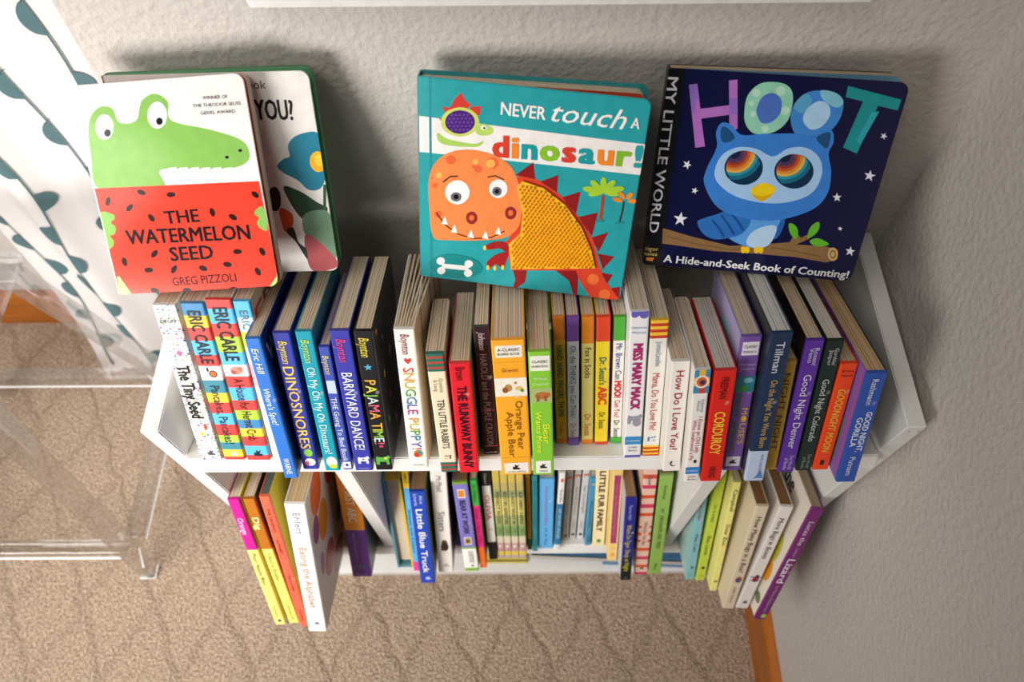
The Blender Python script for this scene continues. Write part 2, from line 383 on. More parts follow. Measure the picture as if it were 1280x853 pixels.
# ------------------------------------------------------------------ books
def make_book(name, label, group, P, x, o, lean, L, th, w, spine, front, back, decals=(), cover=(), kind='board',
              tint='#e6d3b8', wear=0.25, fan=0, rough=0.36, top=None):
    """x, o, L, th, w in mm; lean in degrees; spine = colour or list of (end_fraction_from_top, colour)"""
    x, o, L, th, w = x / 1000, o / 1000, L / 1000, th / 1000 - 0.0004, w / 1000
    lim = (-0.008 - (P.y - o * math.cos(T)) - math.sin(T) * L) / math.cos(T)
    w = min(w, lim)
    ph = math.radians(lean)
    e = Vector((math.cos(ph), 0, 0)) - UP * math.sin(ph)
    u = UP * math.cos(ph) + Vector((math.sin(ph), 0, 0))
    base = Vector((x, P.y, P.z)) + OUT * o + UP * (abs(math.sin(ph)) * th / 2 + 0.0003)
    mw = Matrix(((e.x, IN.x, u.x, base.x), (e.y, IN.y, u.y, base.y), (e.z, IN.z, u.z, base.z), (0, 0, 0, 1)))
    root = empty(name, label, 'book', group, mw)
    h = th / 2
    def M(c):
        if c == 'speckled': return speckled()
        if c.startswith('~'): return painted(c[1:])
        return mat(c, rough, 0.5, wear)
    bands = spine if isinstance(spine, list) else [(1.0, spine)]
    cols = []; 
    for _, c in bands:
        if c not in cols: cols.append(c)
    # spine: a shallow rounded strip, split where its printed bands change
    bm = bmesh.new()
    b = min(0.0014, th * 0.2)
    prof = [(-h, 0.004), (-h, b), (-h + b * 0.3, b * 0.3), (-h + b, 0), (h - b, 0), (h - b * 0.3, b * 0.3), (h, b), (h, 0.004)]
    zs = [L] + [L * (1 - f) for f, _ in bands]; zs[-1] = 0.0
    rows = [[bm.verts.new((px, py, z)) for px, py in prof] for z in zs]
    for i in range(len(zs) - 1):
        for j in range(len(prof) - 1):
            f = bm.faces.new((rows[i][j], rows[i + 1][j], rows[i + 1][j + 1], rows[i][j + 1]))
            f.material_index = cols.index(bands[i][1])
    n = len(prof)
    for i in range(len(zs) - 1):
        f = bm.faces.new((rows[i][0], rows[i][n - 1], rows[i + 1][n - 1], rows[i + 1][0])); f.material_index = cols.index(bands[i][1])
    bm.faces.new(rows[0]).material_index = cols.index(bands[0][1]); bm.faces.new(rows[-1][::-1]).material_index = cols.index(bands[-1][1])
    bmesh.ops.recalc_face_normals(bm, faces=list(bm.faces))
    spine_bm, spine_mats = bm, [M(c) for c in cols]
    ct = 0.0011
    boards = {}
    for nm, sx, c in (('front_cover', 1, front), ('back_cover', -1, back)):
        bm = bmesh.new()
        r = min(0.006, w * .1)
        pts = [(0.004, 0), (w - r, 0), (w - r * .3, r * .3), (w, r), (w, L - r), (w - r * .3, L - r * .3), (w - r, L), (0.004, L)]
        x0 = sx * h - (ct if sx > 0 else 0)
        prism(bm, [Vector((x0, y, z)) for y, z in pts], Vector((ct, 0, 0)))
        boards[sx] = (nm, bm, [M(c)])
    # leaves
    bm = bmesh.new()
    if fan:
        for k in range(fan):
            a = math.radians(1.05 * (k - 0.2)); xx = -h + ct + (th - 2 * ct) * (k + 0.5) / fan
            t2 = (th - 2 * ct) / fan * 0.42
            Mx = Matrix.Translation((xx, 0.004, 0)) @ Matrix.Rotation(-a, 4, 'Z')
            box(bm, -t2, t2, 0, w - 0.006, 0.0008, L - 0.0008, M=Mx)
    else:
        box(bm, -h + ct, h - ct, 0.003, w - 0.0015, 0.0006, L - (0.0005 if top is None else top))
    link('page_block', bm, pages(kind, tint), root)
    # printing on the spine
    pb = bmesh.new(); pc = []; tb = bmesh.new(); tcol = []
    def ci(lst, c):
        if c not in lst: lst.append(c)
        return lst.index(c)
    k = 0
    for d in decals:
        if d[0] == 'r':
            _, c, t0, t1, xa, xb = d; k += 1; y = -0.00012 - k * 0.00002
            f = pb.faces.new([pb.verts.new((xa * h, y, L * (1 - t1))), pb.verts.new((xb * h, y, L * (1 - t1))),
                              pb.verts.new((xb * h, y, L * (1 - t0))), pb.verts.new((xa * h, y, L * (1 - t0)))])
            f.material_index = ci(pc, c)
        elif d[0] == 'e':
            _, c, t, xf, rx, rz = d[:6]; k += 1; y = -0.00012 - k * 0.00002
            vs = [pb.verts.new((xf * h + rx / 1000 * math.cos(a), y, L * (1 - t) + rz / 1000 * math.sin(a))) for a in [i * math.tau / 16 for i in range(16)]]
            pb.faces.new(vs).material_index = ci(pc, c)
        elif d[0] == 'poly':
            _, c, t, xf, s, pts = d; k += 1; y = -0.00012 - k * 0.00002
            vs = [pb.verts.new((xf * h + px * s / 1000, y, L * (1 - t) + pz * s / 1000)) for px, pz in pts]
            pb.faces.new(vs).material_index = ci(pc, c)
        elif d[0] == 'h':
            _, s, c, t, wf, cap = d[:6]; kw = d[6] if len(d) > 6 else {}
            add_text(tb, s, Vector((-wf * h, -0.0006, L * (1 - t) - cap / 2000)), Vector((1, 0, 0)), Vector((0, 0, 1)), th * wf, cap / 1000, [ci(tcol, c)], kw.get('b', 0), kw.get('sh', 0))
        else:
            s, c, t0, t1, hf = d[:5]; kw = d[5] if len(d) > 5 else {}
            cap = th * hf; xo = kw.get('x', 0) * h - cap / 2
            U, V = Vector((0, 0, -1)), Vector((1, 0, 0)); org = Vector((xo, -0.0006, L * (1 - t0)))
            if isinstance(c, list):
                add_letters(tb, s, org, U, V, L * (t1 - t0), cap, [ci(tcol, q) for q in c], kw.get('b', 0), kw.get('sh', 0))
            else:
                add_text(tb, s, org, U, V, L * (t1 - t0), cap, [ci(tcol, c)], kw.get('b', 0), kw.get('sh', 0))
    absorb(spine_bm, pb, len(spine_mats)); spine_mats += [mat(c, rough) for c in pc]
    absorb(spine_bm, tb, len(spine_mats)); spine_mats += [mat(c, rough) for c in tcol]
    link('spine', spine_bm, spine_mats, root)
    # printing on the covers: ('e', side, colour, y_frac, z_frac, ry, rz) / ('t', side, text, colour, y, z, len, cap)
    cbs = {1: bmesh.new(), -1: bmesh.new()}; cc = []
    k = 0
    for d in cover:
        k += 1; sx = d[1]; cb = cbs[sx]; xx = sx * (h + 0.0001 + k * 0.00002)
        if d[0] == 'e':
            _, _, c, yf, zf, ry, rz = d
            vs = [cb.verts.new((xx, yf * w + ry / 1000 * math.cos(a), zf * L + rz / 1000 * math.sin(a))) for a in [i * math.tau / 18 for i in range(18)]]
            f = cb.faces.new(vs if sx > 0 else vs[::-1]); f.material_index = ci(cc, c)
        elif d[0] == 'q':
            _, _, c, y0, y1, z0, z1 = d
            vs = [cb.verts.new((xx, a * w, q * L)) for a, q in ((y0, z0), (y1, z0), (y1, z1), (y0, z1))]
            f = cb.faces.new(vs if sx > 0 else vs[::-1]); f.material_index = ci(cc, c)
        else:
            _, _, s, c, yf, zf, ln, cap = d
            U = Vector((0, 1, 0)) if sx > 0 else Vector((0, -1, 0))
            if isinstance(c, list): add_letters(cb, s, Vector((xx, yf * w, zf * L)), U, Vector((0, 0, 1)), ln / 1000, cap / 1000, [ci(cc, q) for q in c], .04)
            else: add_text(cb, s, Vector((xx, yf * w, zf * L)), U, Vector((0, 0, 1)), ln / 1000, cap / 1000, [ci(cc, c)], .03)
    for sx, (nm, bm, ms) in boards.items():
        absorb(bm, cbs[sx], 1); link(nm, bm, ms + ([mat(c, rough) for c in cc] if cover else []), root)
    return root

R_, Y_, B_, LB, W_, LI, TE = '~#d8352f', '~#f2c832', '~#2f7fb5', '~#4fb3e6', '#efece6', '~#a8c636', '~#2d7f93'
GU = 'books on the upper shelf'; GL = 'books on the lower shelf'
def U(label, *a, **k): return make_book('book', label, GU, PU, *a, **k)
def Lo(label, *a, **k): return make_book('book', label, GL, PL, *a, **k)
star = [(0, 1), (.24, .3), (.95, .3), (.38, -.12), (.6, -.8), (0, -.38), (-.6, -.8), (-.38, -.12), (-.95, .3), (-.24, .3)]
critter = [(-1, -.8), (-.6, -.9), (-.5, -.3), (.3, -.3), (.4, -.9), (.8, -.8), (.7, .1), (1, .5), (.7, .9), (.4, .6), (-.4, .5), (-.9, .7), (-1, .2)]
heart = [(0, -1), (.9, .1), (.85, .65), (.45, .85), (0, .45), (-.45, .85), (-.85, .65), (-.9, .1)]
imprint = [(-1, -1), (1, -1), (1, -.4), (.3, -.2), (.9, 1), (.2, .5), (-.4, 1), (-.4, .1), (-1, .2)]

U('white board book with colour speckled spine, leftmost on the upper shelf', -295.5, 1.1, 0.7, 180.8, 20.1, 150, 'speckled', '#e9e4dc', '#ece9e4',
  [('The Tiny Seed', '#15130f', .355, .70, .55, {'b': .03}), ('h', 'Eric Carle', '#1d1a18', .085, .7, 5.5, {'sh': .4}),
   ('e', '#c65a8a', .28, .1, 2.2, 3), ('e', '#c8453a', .76, .4, 1.6, 4), ('e', '#d8c23a', .81, -.1, 2, 2.4), ('poly', '#4a4a4a', .945, .2, 3.4, imprint)], tint='#dcc0a8')
st1 = [(.068, B_), (.136, Y_), (.213, R_), (.298, LB), (.366, R_), (.455, W_), (.537, TE), (.60, Y_), (.673, R_), (.75, LB), (.826, R_), (.877, LI), (.928, TE), (.98, Y_), (1, R_)]
U('board book banded in painted red, yellow and blue stripes with a pan on its spine', -273.1, .6, 1.0, 181.7, 20.1, 150, st1, '#d8d0c4', '#d9d4cc',
  [('ERIC CARLE', '#23201c', .04, .35, .55, {'b': .02}), ('Pancakes, Pancakes!', '#23303a', .49, .885, .42),
   ('e', '#5a2a14', .415, .2, 3.6, 4.2), ('e', '#d86a2a', .415, .2, 2.6, 3), ('r', '#3a2015', .375, .40, -.3, -.12), ('poly', '#d8d2c4', .955, .1, 3, imprint)], tint='#dcc0a8')
st2 = [(.05, R_), (.13, LB), (.205, R_), (.295, LI), (.37, LB), (.44, W_), (.51, R_), (.592, LB), (.657, R_), (.72, LI), (.778, B_), (.835, Y_), (.90, R_), (.965, LB), (1, R_)]
U('board book in painted red, lime and blue stripes with a pink crab on its spine', -249.6, 1.6, .8, 186, 22.1, 152, st2, '#d8d0c4', '#d9d4cc',
  [('ERIC CARLE', '#23201c', .04, .345, .55, {'b': .02}), ('A House for Hermit Crab', '#4a2018', .455, .86, .40),
   ('e', '#e88a7a', .405, .05, 5.4, 4.6), ('e', '#c84a3a', .415, -.2, 2.2, 2.4), ('e', '#d86a5a', .395, .4, 2, 2.6), ('poly', '#222a33', .95, .1, 4, imprint)], tint='#dcc0a8')
U('pale striped board book with large coloured letters on its tan cover, behind plain blue one', -228.6, 1.2, .1, 184, 14.4, 150,
  [(.09, LB), (.17, '~#bfe3ee'), (.26, Y_), (.36, '~#e8e2c8'), (.5, '~#f0a8b0'), (1, W_)], '#d9c9b0', '#e8e2d8',
  [('ERIC CARLE', '#6a7a82', .05, .33, .5)], [('t', 1, 'ERIC', ['#d8352f', '#7a4a2a', '#3a8a4a', '#2f7fb5'], .04, .80, 110, 24)], tint='#dcc0a8')
U('plain mid-blue book with white lettering and dark blue cover, left part of upper shelf', -212.7, 25.5, -1.4, 163.2, 13.2, 140, '#2f6fc4', '#1d3c86', '#2f6fc4',
  [('Eric Hill', '#e9eef6', .06, .225, .45, {'sh': .15}), ("Where's Spot?", '#e9eef6', .325, .585, .45, {'sh': .15}), ('WARNE', '#e9eef6', .84, .965, .42)],
  [('t', 1, 'W', '#b9c4d8', .06, .80, 26, 20), ('t', 1, 'S', '#b9c4d8', .12, .60, 14, 18), ('t', 1, 'E', '#b9c4d8', .22, .44, 7, 8), ('t', 1, 'spot', '#b9c4d8', .4, .60, 60, 18)])
U('indigo board book with tall yellow lettering and a green creature low on its spine', -196.4, 14.2, 0, 160.7, 15.4, 122, '#343a9a', '#2f358c', '#343a9a',
  [('Boynton', '#e8d34a', .05, .2, .5, {'sh': .2}), ('DINOSNORES', '#ecc65a', .22, .83, .62, {'b': .01}), ('e', '#86c24a', .865, .1, 4, 5), ('e', '#e9e6da', .94, .1, 5, 5), ('e', '#c65a6a', .95, -.3, 2, 3), ('e', '#d8443a', .40, .1, .9, .9), ('e', '#d8443a', .60, .1, .9, .9)])
U('teal board book with thin white lettering and teal cover facing right', -175.2, 16.3, -.5, 163.6, 14.6, 122, '#1792a6', '#14808f', '#1792a6',
  [('Boynton', '#b9d84a', .05, .2, .5, {'sh': .2}), ('Oh My Oh My Oh Dinosaurs!', '#d8f0f2', .23, .86, .5), ('e', '#ecebe2', .93, .1, 5, 7), ('e', '#b9c84a', .965, .2, 4, 3)])
U('short thin blue board book squeezed between a teal and an indigo one', -161.1, 15.1, -.5, 146.4, 9.8, 120, '#3d4ea8', '#34449a', '#3d4ea8',
  [('Boynton', '#d8cf6a', .06, .2, .55, {'sh': .2}), ('THE Going To Bed Book', '#dfe6f2', .38, .92, .5), ('r', '#b9c8e8', .25, .35, -.8, .8), ('r', '#eceef2', .93, .985, -.8, .8), ('e', '#34449a', .957, 0, 1.6, 2)])
U('dark blue board book with white capitals and a small white cow low on its spine', -145.3, 16.3, -.5, 164.2, 17.2, 122, '#373a9e', '#2f328e', '#373a9e',
  [('Boynton', '#d8437a', .05, .2, .5, {'sh': .2}), ('BARNYARD DANCE!', '#eef0f6', .27, .83, .55, {'sh': .05}), ('poly', '#eef0f6', .915, .15, 5.6, critter), ('e', '#1a1a2a', .91, .1, 1.2, 1), ('h', 'WORKMAN', '#b9b9d8', .98, .6, 1.4)])
U('black board book with many coloured letters and a green creature low on its spine', -126.4, 15.7, -.4, 163.1, 16.2, 123, '#1d1b1e', '#17151a', '#1d1b1e',
  [('Boynton', '#e8d34a', .04, .165, .55, {'sh': .25}), ('poly', '#4aa8c8', .235, .0, 4, star), ('PAJAMA TIME!', ['#e8b34a', '#d8d34a', '#8ac24a', '#c8d8da', '#d8637a', '#e8a34a', '#c8b8d8'], .32, .79, .6, {'b': .01}),
   ('poly', '#5aa84a', .92, .1, 7, critter), ('e', '#d8d34a', .905, .4, 1.4, 1.6), ('e', '#b83a6a', .81, .1, 2, 1.6)],
  [('e', 1, '#d8643a', .12, .93, 3, 3), ('e', 1, '#4aa8c8', .3, .8, 3, 3), ('e', 1, '#d8c34a', .2, .6, 3, 4), ('e', 1, '#b83a4a', .3, .4, 4, 4), ('e', 1, '#5aa84a', .15, .3, 3, 4), ('e', 1, '#d8643a', .4, .15, 5, 5), ('e', 1, '#c8b8d8', .5, .6, 4, 6)])
U('white board book with a red heart and rainbow lettering, its thick pages fanned open', -93.6, 13.0, 0, 162.8, 18, 126, '#efeae2', '#e6d5bf', '#efeae2',
  [('Boynton', '#8a3a3a', .03, .16, .42, {'sh': .2}), ('poly', '#d23a44', .205, .05, 3.6, heart),
   ('SNUGGLE PUPPY!', ['#d84a3a', '#e89a3a', '#c8b83a', '#5aa84a', '#3a8ab8', '#6a5ab8', '#b84a8a'], .25, .85, .52),
   ('e', '#c8862f', .885, .1, 4.5, 5), ('e', '#3a8a9a', .88, .2, 2.6, 3), ('e', '#c83a2f', .895, -.1, 2.6, 3), ('h', 'WORKMAN', '#3a3330', .975, .6, 1.8)],
  [('e', 1, '#c84a3a', .25, .9, 5, 4), ('e', 1, '#3a6a8a', .2, .45, 3, 5), ('e', 1, '#c83a3a', .35, .25, 4, 4), ('e', 1, '#d88a3a', .3, .68, 3, 4)], fan=7)
gr, rd = '#2f6a5a', '#b8433a'
U('cream board book with green and red plaid bands at both ends of its spine', -64.2, 19, -2, 141.2, 15.9, 86,
  [(.02, gr), (.035, rd), (.06, gr), (.075, rd), (.10, gr), (.115, rd), (.135, gr), (.91, '#e6d8bc'), (.93, gr), (.945, rd), (.97, gr), (.985, rd), (1, gr)], '#dccdb0', '#e6d8bc',
  [('TEN LITTLE RABBITS', '#3a342c', .36, .78, .40), ('Grossman', '#9a8f7a', .19, .30, .22, {'x': .3}), ('& Long', '#9a8f7a', .20, .29, .22, {'x': -.3}),
   ('poly', '#5a4f40', .86, .1, 3.2, critter), ('poly', '#e6d8bc', .864, .0, 2.3, critter)])
U('bright red board book with dark capitals, beside the cream one with plaid ends', -45.2, 19.7, -1.5, 131.3, 18.6, 112, '#dc2330', '#7a8a3a', '#d0303a',
  [('Brown', '#6a1018', .03, .14, .45), ('THE RUNAWAY BUNNY', '#3a0f22', .19, .95, .45, {'b': .03}), ('r', '#e87a6a', .885, .89, -.8, .8)])
U('dark plum board book with thin mauve lettering, left of the thick yellow book', -24.8, -3.6, -2.1, 152.5, 14.6, 118, '#2e1a24', '#26161e', '#2a2a44',
  [('Johnson', '#c8b8b8', .03, .16, .4, {'sh': .3}), ('HAROLD and the PURPLE CRAYON', '#a8929a', .19, .92, .44), ('h', 'HARPER', '#c8b8b8', .975, .8, 1.6), ('r', '#b83a8a', .62, .626, -.9, .9), ('r', '#b83a8a', .92, .926, -.9, .9)], wear=.45)
U('thick yellow-orange board book with a white picture panel halfway down its spine', -.3, 23.4, -2.5, 158.3, 28.6, 118, '#f2a92c', '#eaa02a', '#f2a92c',
  [('r', '#efe9da', .035, .115, -.8, .8), ('h', 'A CLASSIC', '#2a2420', .062, .66, 3), ('h', 'BOARD BOOK', '#2a2420', .09, .66, 2.6),
   ('r', '#e6921f', .145, .147, -.98, .98), ('h', 'Gravett', '#a8622a', .20, .5, 4.2, {'sh': 0}), ('r', '#efe9da', .255, .385, -.98, .98), ('e', '#b98a4a', .325, -.15, 3.4, 4.2), ('e', '#8a5a2f', .34, -.35, 2.6, 3.4), ('e', '#d8c06a', .33, .5, 3.4, 2.6), ('e', '#6a8a3a', .345, .68, 1.6, 2), ('e', '#c8843a', .29, .3, 1.4, 1.4),
   ('Orange Pear', '#8a5a12', .42, .79, .22, {'x': .42}), ('Apple Bear', '#8a5a12', .50, .85, .22, {'x': -.18}),
   ('r', '#e6921f', .855, .857, -.98, .98), ('r', '#efe9da', .90, .985, -.8, .8), ('poly', '#2a2420', .935, 0, 3.4, imprint), ('h', 'LITTLE SIMON', '#2a2420', .973, .6, 1.8)])
U('bright green board book with a brown bear picture on its spine', 25, 23.3, -2.3, 146.1, 19.8, 112, '#86c63c', '#7ab838', '#86c63c',
  [('r', '#efeee2', .03, .14, -.86, .86), ('h', 'CLASSIC', '#2a2a24', .07, .7, 3), ('h', 'BOARD BOOK', '#2a2a24', .105, .7, 2.4), ('h', 'Wilson', '#e9f2d2', .195, .6, 2.8), ('h', 'Chapman', '#e9f2d2', .235, .72, 2.8),
   ('r', '#a8b87a', .272, .385, -.98, .98), ('e', '#b9703a', .33, .1, 6.4, 4.2), ('e', '#b9703a', .325, .62, 2.6, 2.8), ('r', '#9a5a2c', .33, .375, -.4, -.15), ('r', '#9a5a2c', .33, .375, .3, .52),
   ('Bear', '#e6ee3a', .56, .72, .30, {'x': .42, 'b': .02}), ('Wants More', '#e6ee3a', .45, .80, .26, {'x': -.25, 'b': .02}), ('r', '#f0efe4', .875, .985, -.72, .72), ('poly', '#2a2a24', .92, 0, 3.2, imprint), ('h', 'SIMON', '#2a2a24', .965, .4, 2)])
U('slim gold board book with green capitals, first of five short ones in a row', 44.4, -18.6, -2.8, 151.6, 11.2, 118, [(.165, '#dd7f22'), (.96, '#e0a92c'), (1, '#dd7f22')], '#d8942a', '#e0a92c',
  [('HAND, HAND, FINGERS, THUMB', '#2f6a3a', .20, .765, .5, {'b': .02}), ('Perkins', '#c8462a', .82, .92, .4)])
U('slim lilac-white board book with purple ends, second of five short ones in a row', 55.4, -16, -2.3, 153.2, 11, 118, [(.17, '#7a4fa8'), (.93, '#cdd0dc'), (1, '#7a4fa8')], '#7a4fa8', '#b9b8cc',
  [('Oh, the THINKS you Can Think!', '#2f4f5a', .20, .76, .5), ('Dr. Seuss', '#c8402f', .81, .935, .5)])
U('slim pale yellow board book with orange ends, third of five short ones in a row', 69.2, -17.8, -2.5, 152.4, 11.5, 118, [(.19, '#e88a26'), (.96, '#e6d67a'), (1, '#e88a26')], '#e0b84a', '#e6d67a',
  [('Fox in Socks', '#2a2620', .22, .45, .5), ('Dr. Seuss', '#c8402f', .745, .925, .55)])
U('slim yellow board book with red ends and a large red ABC on its spine', 82.7, -16.8, -2.5, 152.9, 12.8, 118, [(.175, '#e0492a'), (.975, '#f4d72e'), (1, '#e0492a')], '#e0492a', '#f4d72e',
  [("Dr. Seuss's", '#2f7a6a', .29, .50, .5, {'b': .02}), ('ABC', '#e0492a', .515, .66, .62, {'b': .05}), ('Dr. Seuss', '#3a3226', .725, .86, .45)])
U('slim white board book with green ends, last of five short ones in a row', 97.2, -18.5, -2.5, 151.7, 10.6, 118, [(.17, '#4fa83a'), (.945, '#ece8e0'), (1, '#4fa83a')], '#e0dcd2', '#ece8e0',
  [('Mr. Brown Can', '#3a4fa0', .19, .46, .55), ('MOO!', '#d8303a', .475, .61, .62, {'b': .05}), ('Can You?', '#d8303a', .63, .775, .5), ('Dr. Seuss', '#2a2620', .80, .95, .5)])
U('tall white board book with violet scalloped ends, magenta lettering and a grey elephant', 110.8, 1.2, -2.4, 170.8, 16.6, 126, '#ece9ec', '#e4dfe4', '#ece9ec',
  [('r', '#6a62b8', 0, .025, -.9, .9), ('e', '#6a62b8', .025, .45, 3.6, 3), ('e', '#6a62b8', .022, -.5, 3, 2.4), ('h', 'Hoberman', '#3f9ac8', .095, .8, 2.6), ('h', 'Westcott', '#3f9ac8', .125, .76, 2.6),
   ('MISS MARY MACK', '#a8286a', .195, .64, .5, {'b': .06}), ('poly', '#9a9aa8', .71, .1, 7, critter), ('e', '#9a9aa8', .735, .3, 4, 5), ('r', '#3a8fd0', .84, .90, -.95, .95), ('h', 'MY READERS', '#e9f2f8', .87, .8, 2), ('h', 'Little', '#3a3a4a', .92, .5, 2.4), ('h', 'Brown', '#3a3a4a', .945, .5, 2.4), ('r', '#6a62b8', .982, 1, -.9, .9)])
yl, re = '#f0c53a', '#c8382c'
U('white board book with yellow and red stripes at both ends of its spine', 128.8, -.8, -2.5, 160.4, 16, 122, [(.02, yl), (.04, re), (.06, yl), (.08, re), (.10, yl), (.12, re), (.915, '#e9e5de'), (.93, yl), (.945, re), (.96, yl), (.975, re), (.99, yl), (1, re)], '#e0dad0', '#e9e5de',
  [('Joosse/Lavallee', '#6a8aa0', .14, .31, .32, {'x': .1}), ('Mama, Do You Love Me?', '#c0453a', .36, .79, .42), ('poly', '#6a8aa8', .86, .0, 4, critter), ('poly', '#e9e5de', .862, .1, 2.6, critter)])
U('cream-white board book with large dark red lettering and a small crescent mark at its foot', 145.5, 19.5, -2.6, 131.9, 16.8, 115, '#ece7e0', '#e2dcd2', '#e8e3da',
  [('How Do I Love You?', '#a8303a', .075, .79, .42, {'b': .01}), ('e', '#4a4a52', .925, .15, 3.4, 3.8), ('e', '#ece7e0', .92, .28, 3, 3.4), ('e', '#4a4a52', .915, -.05, .8, 1.2)])
U('white board book with a round picture in a blue-yellow square atop its spine', 162, 33.6, -3, 133.8, 13.6, 112, '#ebe7e2', '#ddd6cc', '#e6e1da',
  [('r', '#3f8ab8', .0, .19, -1, 1), ('r', '#e8b83a', .0, .05, -.4, .4), ('r', '#c8442f', .14, .19, -.3, .5), ('r', '#e8b83a', .06, .13, .65, 1), ('r', '#e8b83a', .06, .13, -1, -.7), ('e', '#efe9dc', .095, 0, 6, 7), ('e', '#d8642f', .095, 0, 4.4, 5.2), ('e', '#3a3a52', .10, .1, 2.4, 2.8),
   ('Hoberman', '#7a8a9a', .24, .35, .24, {'x': .4}), ('Westcott', '#7a8a9a', .25, .34, .24, {'x': -.1}), ('I Know an Old Lady', '#b8343a', .39, .72, .28, {'x': .3}), ('Who Swallowed a Fly', '#b8343a', .42, .79, .26, {'x': -.38}), ('e', '#2a2a2a', .80, .2, 1.5, 2.2),
   ('r', '#2f86d0', .855, .92, -.98, .98), ('h', 'MY READERS', '#e6f0f8', .888, .75, 1.9), ('h', 'Little', '#3a3a42', .945, .5, 2.2), ('h', 'Brown', '#3a3a42', .972, .55, 2.2)])
U('scarlet board book with hand-drawn yellow capitals on its spine', 180, 32.9, -2.3, 132.5, 19, 112, '#d8261d', '#c8221c', '#d8261d',
  [('FREEMAN', '#4a0f10', .055, .235, .34), ('CORDUROY', '#f0c23a', .345, .735, .5, {'b': .02}), ('VIKING', '#4a0f10', .85, .965, .34)], tint='#e0d8cc')
U('purple board book with a teal picture panel and white tag on its spine, upper shelf', 202.5, 19, -2.6, 157.2, 17.5, 112, '#76539f', '#6a4a92', '#a8a0c8',
  [('r', '#e6e2ea', .035, .125, -.8, .8), ('h', 'CLASSIC', '#2a2430', .065, .66, 3), ('h', 'BOARD BOOK', '#2a2430', .1, .66, 2.4), ('h', 'Thompson', '#c8b8d8', .185, .75, 2.4), ('h', 'Colagero', '#c8b8d8', .215, .7, 2.4),
   ('r', '#2f7a8a', .27, .385, -.98, .98), ('e', '#3f8a4a', .36, -.2, 5, 4), ('e', '#7ab8c8', .30, .3, 4, 3), ("MOUSE'S", '#c8a83a', .50, .78, .3, {'x': .42, 'b': .02}), ('FIRST SPRING', '#4f6a3a', .40, .85, .3, {'x': -.4, 'b': .02}), ('e', '#e8b83a', .585, .42, 2.4, 2.4), ('r', '#d8d2dc', .885, .965, -.75, .75), ('poly', '#2a2430', .925, 0, 3, imprint)],
  [('e', -1, '#8fc0d0', .45, .78, 20, 16), ('e', -1, '#7a5a3a', .5, .7, 10, 10), ('e', -1, '#c8d8d8', .7, .55, 20, 14)])
U('navy board book with gold lettering and a pale sky blue foot', 220.3, 32.7, -2.0, 170.5, 18, 118, [(.775, '#1f3352'), (1, '#b9c8e4')], '#2a3a5a', '#20242e',
  [('Tillman', '#d8dce4', .05, .24, .38), ('On the Night You Were Born', '#c8a85a', .285, .745, .32, {'x': .1}), ('FEIWEL AND FRIENDS', '#6a7a9a', .80, .96, .14, {'x': .35}), ('poly', '#5a8ac8', .955, .35, 4.4, [(-1, -1), (1, -1), (.6, .6), (.2, 1.4), (-.2, .2)])], tint='#e4e0da')
U('short gold book half hidden behind the navy one', 238.3, 18.7, -2.8, 130.7, 13.4, 105, '#b8922f', '#a8842a', '#b8922f',
  [('NIGHT NIGHT', '#3a2c14', .10, .80, .4)], wear=.1)
U('violet board book with large white lettering, right end of the upper shelf', 252.9, 21.3, -1.8, 154.5, 15.4, 120, '#5b2f9c', '#1c1a20', '#17151a',
  [('Rosen/', '#d8cfe8', .05, .17, .26, {'x': .35}), ('Veno', '#d8cfe8', .05, .15, .26, {'x': -.2}), ('Good Night Denver', '#e6def2', .235, .80, .45), ('Our World', '#c8bce0', .86, .975, .24, {'x': .35}), ('of Books', '#c8bce0', .88, .98, .24, {'x': -.25})], tint='#dcc4a4')
U('dark green board book with pale lettering between the violet and the orange ones', 269.9, 19.8, -1.6, 152.9, 14.8, 120, '#182a26', '#141f1d', '#182a26',
  [('Gamble/', '#b8c2bc', .05, .17, .24, {'x': .35}), ('Jasper', '#b8c2bc', .06, .17, .24, {'x': -.2}), ('Good Night Colorado', '#cfd6d0', .27, .75, .40), ('Our World', '#8fa098', .86, .975, .22, {'x': .35}), ('of Books', '#8fa098', .88, .98, .22, {'x': -.25})], tint='#e0d8cc')
U('short orange-red board book with slanted yellow capitals, right end of the upper shelf', 286.1, 18.9, -1.3, 127.8, 15.6, 108, '#ee4a1c', '#d84418', '#ee4a1c',
  [('h', 'Brown', '#4a1f14', .06, .66, 2.8), ('h', 'Hurd', '#4a1f14', .10, .6, 2.8), ('GOODNIGHT MOON', '#f0b83a', .22, .82, .45, {'b': .02, 'sh': .2}), ('r', '#3a1a14', .90, .95, -.25, .25)], tint='#d8b894')
U('blue board book leaning at the right end with a violet and green back cover', 304.9, 34.7, -2.0, 130.2, 17.8, 160, '#2b54ae', '#231f22', '#8a62b0',
  [('Rathmann', '#e2e8f2', .05, .27, .3), ('GOOD NIGHT,', '#e8ecf4', .33, .70, .30, {'x': .35, 'b': .02}), ('GORILLA', '#e8ecf4', .38, .65, .30, {'x': -.42, 'b': .02}), ('Putnam', '#d8e0f0', .75, .93, .3)],
  [('q', -1, '#6a8a5a', .1, .95, .1, .5), ('e', -1, '#5a7a3f', .3, .45, 16, 20), ('e', -1, '#b88ac8', .6, .2, 26, 14), ('e', -1, '#8a9a4a', .2, .3, 10, 14)], tint='#d8b488')

